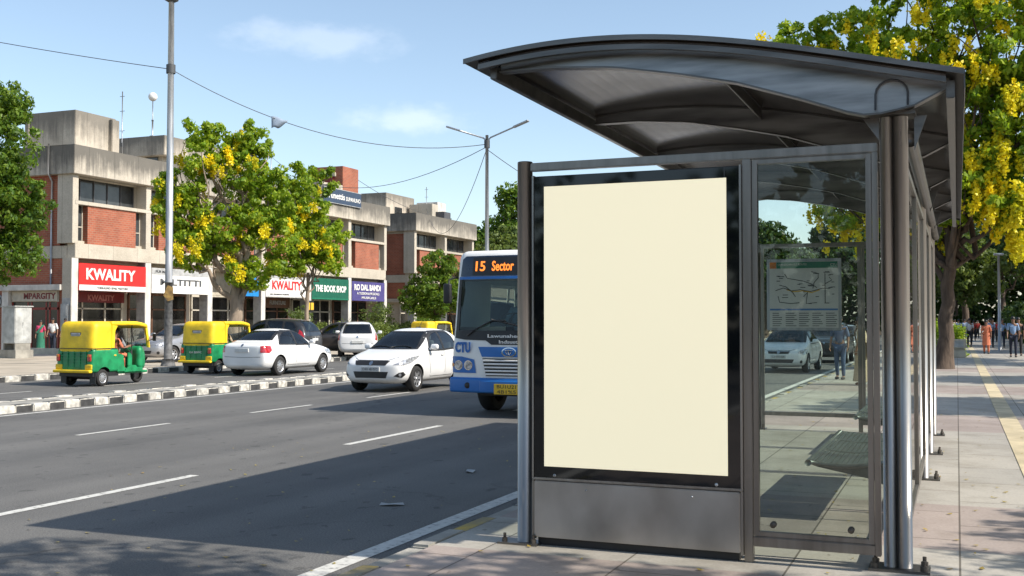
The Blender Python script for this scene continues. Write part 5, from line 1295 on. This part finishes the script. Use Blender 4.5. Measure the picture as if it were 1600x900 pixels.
# utility box and walls by the left corner
t=thing('utility_box','scuffed pale grey utility cabinet on a brick base near the corner shop','utility box',(-36.75,34.5,.15),R(-8))
q=MB(); q.box(-.42,.42,-.4,.4,.62,2.15); q.build('cabinet',M['utility'],t,.02)
q=MB(); q.box(-.47,.47,-.45,.45,2.152,2.2); q.build('lid',M['utility'],t,.01)
q=MB(); q.box(-.52,.52,-.42,.42,-.1,.35); q.box(-.4,-.32,-.36,.36,.35,.62); q.box(.32,.40,-.36,.36,.35,.62); q.build('base',M['kerb'],t)
q=MB(); q.box(.422,.426,-.36,.0,.7,2.1); q.box(.422,.426,.02,.36,.7,2.1); q.tube([(.44,-.03,1.3),(.44,-.03,1.5)],.012,6); q.build('door',M['utility'],t)
q=MB(); q.box(-41.9,-36.3,39.3,39.6,-.1,.42); tag(q.build('low_wall',M['beige'],None,.02),'low kerb-like wall in front of the shop entrance','wall')
# ------------------------------------------------------------------ vehicles
G='vehicles on the road'
HD=R(-90); 
rk=rickshaw('yellow and green auto rickshaw nearest the left edge, carrying a passenger in orange',(-21.25,23.0,.0),R(88),'auto rickshaws',None)
rk.scale=(.90,.97,1.0)
rk2=rickshaw('yellow and green auto rickshaw just ahead of the white saloon, beside the tall pole',(-22.75,29.75,.0),R(90),'auto rickshaws','GA BBWC'); rk2.scale=(.92,.97,1)
dup(rk2,'auto rickshaw of which only the yellow roof shows above the white hatchback',(-26.4,53.0,0),R(75))
dup(rk2,'auto rickshaw parked under the trees at the right edge',(5.0,63,.15),R(120))
car('sedan_car','white saloon driving away in the far lane, seen from behind','car',(-20.45,29.95,0),R(90.5),SEDAN,M['white'],G,True,'cover','sedan','CH01AB2517')
car('hatchback_car','white hatchback driving towards the camera beside the bus','car',(-12.95,24.6,0),R(-90),HATCH,M['white'],G,True,'alloy','hatch','CH01 4B 0572')
car('parked_car','silver car parked behind the tall grey pole','car',(-28.0,34.2,.15),R(-92),SEDAN,M['silver'],'parked cars',True,'alloy','sedan')
car('parked_car','dark grey estate parked with its back to the road, beyond the white saloon','car',(-26.7,38.3,.15),R(186),SUV,M['darkgrey'],'parked cars',False,'alloy','sedan','CH04')
car('parked_car','dark brown hatchback parked between the grey estate and a white car','car',(-26.5,43.1,.15),R(196),HATCH,M['brown'],'parked cars',False,'cover','hatch')
car('parked_car','white hatchback parked with its rear to the road, red lamps showing','car',(-24.7,42.2,.15),R(119),HATCH,M['white'],'parked cars',False,'cover','hatch','CH03')
car('parked_car','white van-like car half hidden by the bus, at the far kerb','car',(-24.5,57.2,0),R(-90),SUV,M['white'],'parked cars',False,'cover','sedan')
car('sedan_car','white car facing the camera, seen through the shelter glass below the map','car',(-5.35,38.3,0),R(-92),SEDAN,M['white'],G,True,'alloy','sedan','CH01BR')
car('estate_car','dark car behind the white one seen through the shelter glass','car',(-5.0,47.5,0),R(-90),SUV,M['darkgrey'],G,False,'alloy','sedan')
car('estate_car','silver car farther back in the kerb lane, seen through the shelter glass','car',(-5.4,58,0),R(-90),HATCH,M['silver'],G,False,'alloy','hatch')
bus('blue and white city bus showing route 15, coming along the near lane',(-7.22,17.6,0),R(-90))
# ------------------------------------------------------------------ people
PG='people on the far side'; WG='walkers on the tree-lined pavement'
person('woman in a pink top and green skirt by the grey utility cabinet',(-42.3,41.2,.15),R(-60),'pink','green','skirt',.05,PG,1.6,'walk','bun')
person('man in a white shirt and dark trousers outside the corner shop',(-41.9,41.6,.15),R(-70),'white','navy','trousers',.08,PG,1.72)
person('person in a grey shirt standing just behind the man in the white shirt',(-41.75,42.3,.15),R(-80),'grey','denim','trousers',.05,PG,1.70)
person('person in a white shirt by the arcade of the second block',(-41.0,73.5,.15),R(-60),'white','brown','trousers',.06,PG,1.7)
a=person('man in a blue shirt and dark trousers walking nearest among the pedestrians on the right',(2.24,51.7,.15),R(-92),'blue','navy','trousers',.16,WG,1.74)
person('dark clothed man half hidden behind the man in the blue shirt',(2.55,54.0,.15),R(-88),'black','black','trousers',.14,WG,1.72)
person('woman in an orange patterned dress walking on the right pavement',(1.28,56.5,.15),R(-90),'orange','orange','tunic',.10,WG,1.60,'walk','bun','drape' and None,'orange')
b1=person('man in a white shirt walking alone to the left of the other pedestrians',(.70,72.0,.15),R(-92),'white','black','trousers',.14,WG,1.72)
person('man in a pale blue shirt, left of a pair of walkers',(1.85,70.5,.15),R(-88),'paleblue','black','trousers',.15,WG,1.74)
person('man in a mid blue shirt, right of a pair of walkers',(2.45,70.0,.15),R(-94),'blue','navy','trousers',.12,WG,1.70)
dup(b1,'small far off walker in white near the planter',(-.9,96,.15),R(-90)); 
b2=person('far off walker in a pale blue shirt',(.1,90,.15),R(90),'paleblue','denim','trousers',.12,WG,1.7)
b3=person('far off walker in a red top',(1.2,93,.15),R(-80),'red','black','trousers',.1,WG,1.62)
for k,(x,y) in enumerate(((-.4,104),(.6,101),(1.7,107),(2.4,99),(3.1,112),(2.8,88),(-.2,110),(1.0,116))):
    dup((b1,b2,b3)[k%3],'tiny distant pedestrian in '+('a white shirt','a pale blue shirt','a red top')[k%3]+', deep in the shade under the far trees',(x,y,.15),R(-90+180*(k%2)),None,'distant crowd in '+('white','pale blue','red')[k%3])
person('person in beige standing at the kerb, seen through the shelter glass',(-2.14,27.6,.15),R(170),'beige','beige','sari',.03,'people at the kerb',1.66,'walk','long')
person('person in blue at the kerb behind the map board',(-2.9,30.2,.15),R(-100),'denim','denim','trousers',.06,'people at the kerb',1.7)
# riders
person('bus driver in a pale shirt at the wheel',(-7.22-.32,17.6+1.22,1.44),R(-90),'paleblue','navy','trousers',0,'drivers and passengers',1.7,'sit')
person('rickshaw passenger in an orange wrap',(-20.98,22.98,.78),R(80),'orange','orange','trousers',0,'drivers and passengers',1.48,'sit','bun')
person('rickshaw passenger in white beside the one in orange',(-21.5,22.9,.78),R(80),'white','denim','trousers',0,'drivers and passengers',1.40,'sit')
person('rickshaw driver in a grey shirt in the nearer rickshaw',(-21.25,23.35,.80),R(88),'grey','brown','trousers',0,'drivers and passengers',1.5,'sit')
person('rickshaw driver in a beige shirt in the rickshaw ahead of the white saloon',(-22.75,30.08,.80),R(90),'beige','brown','trousers',0,'drivers and passengers',1.5,'sit')
# ------------------------------------------------------------------ trees
TG='trees along the far pavement'
tree('leafy_tree','big dark green tree at the left edge in front of the corner building',(-34.35,28.9,.15),11,(4.5,.28,.2,.2),[(0,0,5.6,2.7,2.7,2.2),(.4,.4,8.2,2.5,2.5,2.2),(1.4,1.4,6.0,1.6,1.6,1.5),(-.5,-.4,10.2,2.0,2.0,1.3),(1.3,1.2,4.0,1.6,1.6,1.0),(-1,-1,4.2,2,2,1.2),(1.0,.9,9.6,1.4,1.4,1.0)],'leafmid',.17,70,40,.34,TG,0,'bark')
tree('laburnum_tree','broad yellow flowering tree with a thick trunk behind the second rickshaw',(-29.2,39.2,.15),12,(3.6,.36,.1,.2),[(-1.3,-1.3,4.7,1.2,1.2,1.0),(-1.7,-1.5,7.2,1.1,1.1,1.0),(-.4,-.2,5.6,1.4,1.4,1.2),(.1,.2,8.0,1.4,1.4,1.2),(-1.0,-.9,8.9,1.0,1.0,.9),(1.1,1.0,5.4,1.3,1.3,1.1),(1.0,1.1,7.3,1.2,1.2,1.1),(.5,.3,3.6,1.1,1.1,.8),(.6,.6,9.3,.8,.8,.7),(-1.5,-1.2,6.0,1.1,1.1,.9)],'leaf',.19,62,33,.29,TG,36,'barkpale',fsize=.11,flen=.5,sprays=40)
tree('laburnum_tree','smaller yellow flowering tree with a thin trunk in front of the green book sign',(-28.4,43.6,.15),13,(3.9,.12,.1,.1),[(0,.1,5.4,1.1,1.1,1.1),(.1,.2,6.9,1.1,1.1,1.1),(-.5,-.5,6.3,1.0,1.0,1.0),(.5,.6,5.2,1.1,1.1,.9),(.1,.2,8.2,.7,.7,.7),(.6,.6,4.3,1.0,1.0,.6),(-.5,-.4,4.2,1.0,1.0,.6)],'leaf',.19,62,32,.29,TG,10,'barkpale',fsize=.11,flen=.45,sprays=26)
tree('round_tree','rounded olive green tree in front of the farther brick block',(-36,72.6,.15),14,(2.2,.18,.1,0),[(0,0,4.0,2.0,2.0,1.6),(.3,.3,5.6,1.5,1.5,1.2),(-.9,-.8,3.2,1.4,1.4,1.2),(1.0,.9,3.4,1.5,1.5,1.2),(.2,0,2.4,1.5,1.5,.8)],'leafmid',.22,50,36,.36,TG)
tree('round_tree','pale green low tree showing just above the bus roof',(-37,88.5,.15),15,(4,.25,0,0),[(0,0,6.6,3.2,3.2,2.4),(2.5,1.5,6.5,2.4,2.4,2.2),(-1.8,-1.2,5.4,2.2,2.2,1.8),(.5,.5,8.8,2,2,1.2),(3.8,2.6,7.2,2.4,2.4,2)],'leafpale',.36,26,22,.5,TG)
tree('tall_tree','tall dark green tree behind the double lamp, beyond the bus',(-46.2,111,.15),16,(7,.5,0,0),[(0,0,10,4,4,3.2),(2,1,13.4,3.4,3.4,2.6),(-3,-2,9,3,3,2.4),(4.5,2.5,10.5,3.4,3.4,3),(1,0,15.4,2,2,1.4),(6.5,3.5,13,3,3,2.6)],'leafmid',.5,24,16,.7,TG)
proto=tree('tall_tree','tall dark green tree in the background left of the farther brick block roof end',(-56,106,.15),17,(6,.5,0,0),[(0,0,8,4,4,3),(2,1,11,3.2,3.2,2.4),(-3,-2,7,3,3,2.4),(3.5,2.5,8,3,3,2.6)],'leafdark',.55,22,14,.75,'background trees')
for k,(x,y,s_) in enumerate(((-30,122,1.0),(-22,118,.9),(-17,104,.85),(-13,92,.72),(-11,112,.9),(-8.5,128,1.0),(-3,138,1.05),(-38,130,1.1),(-20,86,.62))):
    dup(proto,'one of the green background trees lining the road beyond the bus and shelter',(x,y,.15),k*1.1,s_,'background trees')
# near side: the big laburnum and the avenue along the walk
tree('laburnum_tree','large yellow flowering tree spreading over the shelter roof on the right',(-.45,38.2,.15),18,(4.4,.26,.35,.1),
 [(-3.4,-.5,8.6,1.6,1.6,1.2),(-4.6,-.3,10.9,1.2,1.2,.9),(-2.6,.4,11.2,1.5,1.5,1.2),(-.8,-.4,10.2,1.7,1.7,1.3),(1.0,-.6,11.8,1.7,1.7,1.3),(.4,.5,8.4,1.6,1.6,1.2),(2.4,-.2,10.0,1.7,1.7,1.4),(2.2,.0,7.4,1.6,1.6,1.2),(1.0,-.3,5.6,1.4,1.4,.9),(2.9,.2,5.4,1.5,1.5,1.0),(-1.6,.2,6.6,1.5,1.5,1.2),(-2.9,-.4,5.6,1.2,1.2,.9),(4.0,0,8.6,1.6,1.6,1.4),(1.5,-.8,7.0,1.2,1.0,1.0),(1.6,-1.0,9.0,1.2,1.0,1.0),(2.3,-1.0,4.9,1.0,1.0,.8),(.9,-1.0,6.0,.9,.9,.8),(3.4,0,12.0,1.4,1.4,1.1),(-1.0,0,13.0,1.6,1.6,1.2),(-.8,-.2,4.6,.9,.9,.6)],'leaf',.22,54,25,.31,'avenue trees',125,'bark',fsize=.13,flen=.65,lo=.5,sprays=60)
av=tree('avenue_tree','dark leafy tree of the avenue on the right of the walk, nearest in its row',(7.2,22,.15),19,(3.8,.3,-.3,0),[(0,0,6,2.4,2.2,1.6),(-1.4,.8,5.2,1.6,1.6,1.1),(1,-1,7,1.8,1.8,1.2),(-.6,-1.4,6.6,1.5,1.5,1.1)],'leafdark',.26,34,20,.45,'avenue trees')
for k,(x,y,s_) in enumerate(((8.2,32,.95),(6.6,48,1.1),(6.4,59,1.15),(6.6,70,1.2),(5.8,82,1.25),(6.0,94,1.3),(4.2,124,1.4),(1.0,132,1.4),(12,118,1.8),(20,140,2.2),(8,150,2.0),(-1,152,1.8),(14,108,1.5),(7.4,43.5,1.1),(9,60,1.3),(9.5,76,1.4),(10,92,1.5))):
    dup(av,'one of the dark leafy avenue trees lining the right of the walk',(x,y,.15),k*1.7,s_,'avenue trees')
tree('round_tree','bright green low tree in sunlight behind the laburnum trunk',(-.6,76,.15),20,(2.2,.22,0,0),[(0,0,4.4,2.2,2.2,1.6),(1.6,.4,4.0,1.8,1.8,1.4),(.6,0,6.0,1.9,1.9,1.3),(2.6,.2,5.2,1.5,1.5,1.2)],'leafpale',.3,28,24,.42,'avenue trees')
# trees beside and behind the camera: their shade falls on the walk, their image in the glass
tree('street_tree','leafy street tree whose shade falls on the near kerb and paving',(5.4,5.0,.15),21,(3.6,.2,-.2,.1),[(-1.4,1.0,5.9,1.5,1.1,.7),(.2,1.4,5.2,1.3,1.0,.7),(-2.6,1.2,6.6,1.2,.8,.6),(-3.4,.7,7.0,1.2,.9,.6),(.8,3.2,4.8,1.1,1.0,.5),(1.2,4.6,4.8,1.0,.8,.5),(-.6,-.4,6.4,1.4,1.2,.8)],'leaf',.14,46,24,.27,'avenue trees',0,'bark',lo=.2)
tree('street_tree','leafy street tree behind the camera mirrored in the shelter glass',(-.4,-14,.15),22,(3.8,.25,-.2,0),[(-1.8,0,6.2,1.8,1.8,1.3),(0,0,7.4,1.8,1.8,1.3),(-3.0,0,7.6,1.4,1.4,1.1),(.8,0,5.6,1.5,1.5,1.0)],'leafdark',.22,30,22,.4,'avenue trees')
hedge('thicket','tall dark thicket added behind the camera to darken reflections in the black poster glass',(-4,-26,.0),(60,5,6.5),38,'leafdark','thicket',.6,2600)  # unseen, added to darken what the poster case and panes mirror
person('driver in a white shirt inside the white hatchback',(-12.95+.36*1.0-.72,24.6+.18,.60),R(-90),'white','navy','trousers',0,'drivers and passengers',1.55,'sit')
person('driver in a blue shirt inside the white car behind the glass',(-5.35-.36,38.3+.15,.58),R(-92),'blue','navy','trousers',0,'drivers and passengers',1.5,'sit')
# hedges, shrubs and planters
hedge('hedge','clipped green hedge behind the parked cars below the book shop',(-38.5,66,.15),(1.2,17,1.25),31,'leafpale','hedge',.16,1500)
hedge('shrub','round green shrub standing above the hedge under the purple sign',(-39.5,70.2,.15),(1.9,1.9,2.5),32,'leafpale','shrub',.16,260)
hedge('shrub','pale potted shrubs outside the white sign shop',(-40.8,62,.15),(.7,2.4,2.1),33,'leafpale','shrub',.14,220)
hedge('shrub','small dark shrub at the foot of the farther block',(-40.6,80,.15),(1.4,1.6,1.8),34,'leafmid','shrub',.16,220)
hedge('thicket','dark thicket closing the far end of the walk under the avenue trees',(14,150,.0),(34,8,11),36,'leafdark','thicket',.6,4200)
hedge('thicket','dark thicket across the far end of the road',(-22,165,.0),(44,8,9),37,'leafdark','thicket',.6,4200)
hedge('hedge','long dark hedge along the right side of the walk, behind the walkers',(5.2,92,.15),(2.0,70,2.9),38,'leafdark','hedge',.3,2200)
hedge('planter_hedge','square block of clipped green hedge by the foot of the big flowering tree',(-.35,51.4,.15),(1.1,1.4,1.35),35,'leaf','hedge',.10,500)
t=thing('concrete_box','pale concrete service box beside the clipped hedge block','box',(.05,50.2,.15))
q=MB(); q.box(-.28,.28,-.25,.25,.0,.32); q.box(-.30,.30,-.27,.27,.40,.78); q.box(-.24,.24,-.2,.2,.32,.40); q.build('box_body',M['beige'],t,.02)
q=MB(); q.box(-.2,.2,-.278,-.272,.45,.72); q.build('cover',M['signgrey'],t)
# litter
rng=np.random.default_rng(4); n=260; P=np.stack([rng.uniform(-3.4,1.6,n),5+rng.gamma(2,4.5,n),np.full(n,.158)],1)
n2=110; P2=np.stack([rng.uniform(-9,-4,n2),rng.uniform(5,17,n2),np.full(n2,.008)],1); P=np.concatenate([P,P2])
th=rng.uniform(0,6.28,len(P)); s_=rng.uniform(.012,.034,len(P))[:,None]
d=np.stack([np.cos(th),np.sin(th),rng.uniform(-.05,.25,len(P))],1); e=np.stack([-np.sin(th),np.cos(th),np.zeros(len(P))],1)
o=quads('fallen_leaves',np.stack([P-d*s_*.9+[0,0,.006],P+e*s_*.6,P+d*s_,P-e*s_*.6],1).reshape(-1,3),M['litter'],None); tag(o,'scattered dry leaves on the paving and road','litter',kind='stuff')
for lb,x,y,rz in (('pale scrap of paper lying on the shaded road near the shelter',-4.85,8.9,.4),('smaller pale scrap on the shaded road, farther from the kerb',-5.1,11.2,1.9)):
    q=MB(); q.add([(-.11,-.04,0),(.02,-.055,.012),(.12,-.02,.0),(.10,.05,.010),(-.03,.045,.0),(-.10,.03,.015)],[(0,1,4,5),(1,2,3,4)]); o=q.build('paper_scrap',M['signgrey']); md=o.modifiers.new('s','SOLIDIFY'); md.thickness=.003; o.location=(x,y,.010); o.rotation_euler=(0,0,rz); tag(o,lb,'paper')
# ------------------------------------------------------------------ sky, sun, camera
sd=Vector((1.0,.015,.89)).normalized(); elev=math.asin(sd.z); az=math.atan2(sd.x,sd.y)
w=bpy.data.worlds.new('World'); sc.world=w; w.use_nodes=True; N=w.node_tree.nodes; L=w.node_tree.links
bg=N['Background']; sky=N.new('ShaderNodeTexSky'); sky.sky_type='NISHITA'; sky.sun_disc=False; sky.sun_elevation=elev; sky.sun_rotation=az
sky.air_density=1.0; sky.dust_density=1.0; sky.ozone_density=1.4; sky.altitude=300
tc=N.new('ShaderNodeTexCoord'); vec=tc.outputs['Generated']
def cloud(center,sx_,sz_,seed,amt):
    c=Vector(center).normalized()
    sub=N.new('ShaderNodeVectorMath'); sub.operation='SUBTRACT'; L.new(vec,sub.inputs[0]); sub.inputs[1].default_value=c
    mp=N.new('ShaderNodeMapping'); mp.inputs['Rotation'].default_value=(0,0,-math.atan2(c.y,c.x)); L.new(sub.outputs[0],mp.inputs['Vector'])
    m2=N.new('ShaderNodeVectorMath'); m2.operation='MULTIPLY'; L.new(mp.outputs[0],m2.inputs[0]); m2.inputs[1].default_value=(0,1/sx_,1/sz_)
    ln=N.new('ShaderNodeVectorMath'); ln.operation='LENGTH'; L.new(m2.outputs[0],ln.inputs[0])
    nz=N.new('ShaderNodeTexNoise'); nz.inputs['Scale'].default_value=22; nz.inputs['Detail'].default_value=8; nz.inputs['Roughness'].default_value=.58
    mo=N.new('ShaderNodeMapping'); mo.inputs['Location'].default_value=(seed,seed*.7,0); mo.inputs['Scale'].default_value=(1,1,1.9); L.new(vec,mo.inputs['Vector']); L.new(mo.outputs[0],nz.inputs['Vector'])
    f=math_(N,L,'SUBTRACT',math_(N,L,'ADD',math_(N,L,'MULTIPLY',nz.outputs['Fac'],1.7),.28),ln.outputs['Value'])
    mr=N.new('ShaderNodeMapRange'); mr.interpolation_type='SMOOTHSTEP'; mr.inputs['From Min'].default_value=.12; mr.inputs['From Max'].default_value=.95; mr.inputs['To Max'].default_value=amt; L.new(f,mr.inputs['Value']); return mr.outputs[0]
CL=[((-0.5190,0.8176,0.2492),.085,.020,1.3,.22),((-0.4572,0.8703,0.1833),.065,.018,4.2,.30)]
hs=N.new('ShaderNodeHueSaturation'); hs.inputs['Hue'].default_value=.494; hs.inputs['Saturation'].default_value=.88; hs.inputs['Value'].default_value=1.0; L.new(sky.outputs[0],hs.inputs['Color']); c=hs.outputs[0]
for a in CL: c=mixc(N,L,cloud(*a),c,(6.6,6.9,7.4))
L.new(c,bg.inputs['Color']); bg.inputs['Strength'].default_value=.132
l=bpy.data.lights.new('Sun','SUN'); l.energy=4.2; l.angle=R(.5); l.color=(1,.93,.83); lo=bpy.data.objects.new('Sun',l); COL.objects.link(lo)
lo.rotation_euler=sd.to_track_quat('Z','Y').to_euler(); lo.location=(20,0,30)
cam=bpy.data.cameras.new('Camera'); cam.sensor_width=36; cam.lens=1695/1600*36; cam.clip_start=.05; cam.clip_end=4000
co=bpy.data.objects.new('Camera',cam); COL.objects.link(co); co.location=(0,0,1.70); co.rotation_euler=(R(90)+math.atan(52/1695),0,math.atan(695/1695)); sc.camera=co
vs=sc.view_settings; vs.view_transform='Standard'; vs.look='None'; vs.exposure=.62; vs.gamma=1; vs.use_curve_mapping=False
sc.cycles.max_bounces=8; sc.cycles.transparent_max_bounces=16; sc.cycles.caustics_reflective=False; sc.cycles.caustics_refractive=False
sc.cycles.sample_clamp_indirect=6
sc.cycles.use_denoising=True
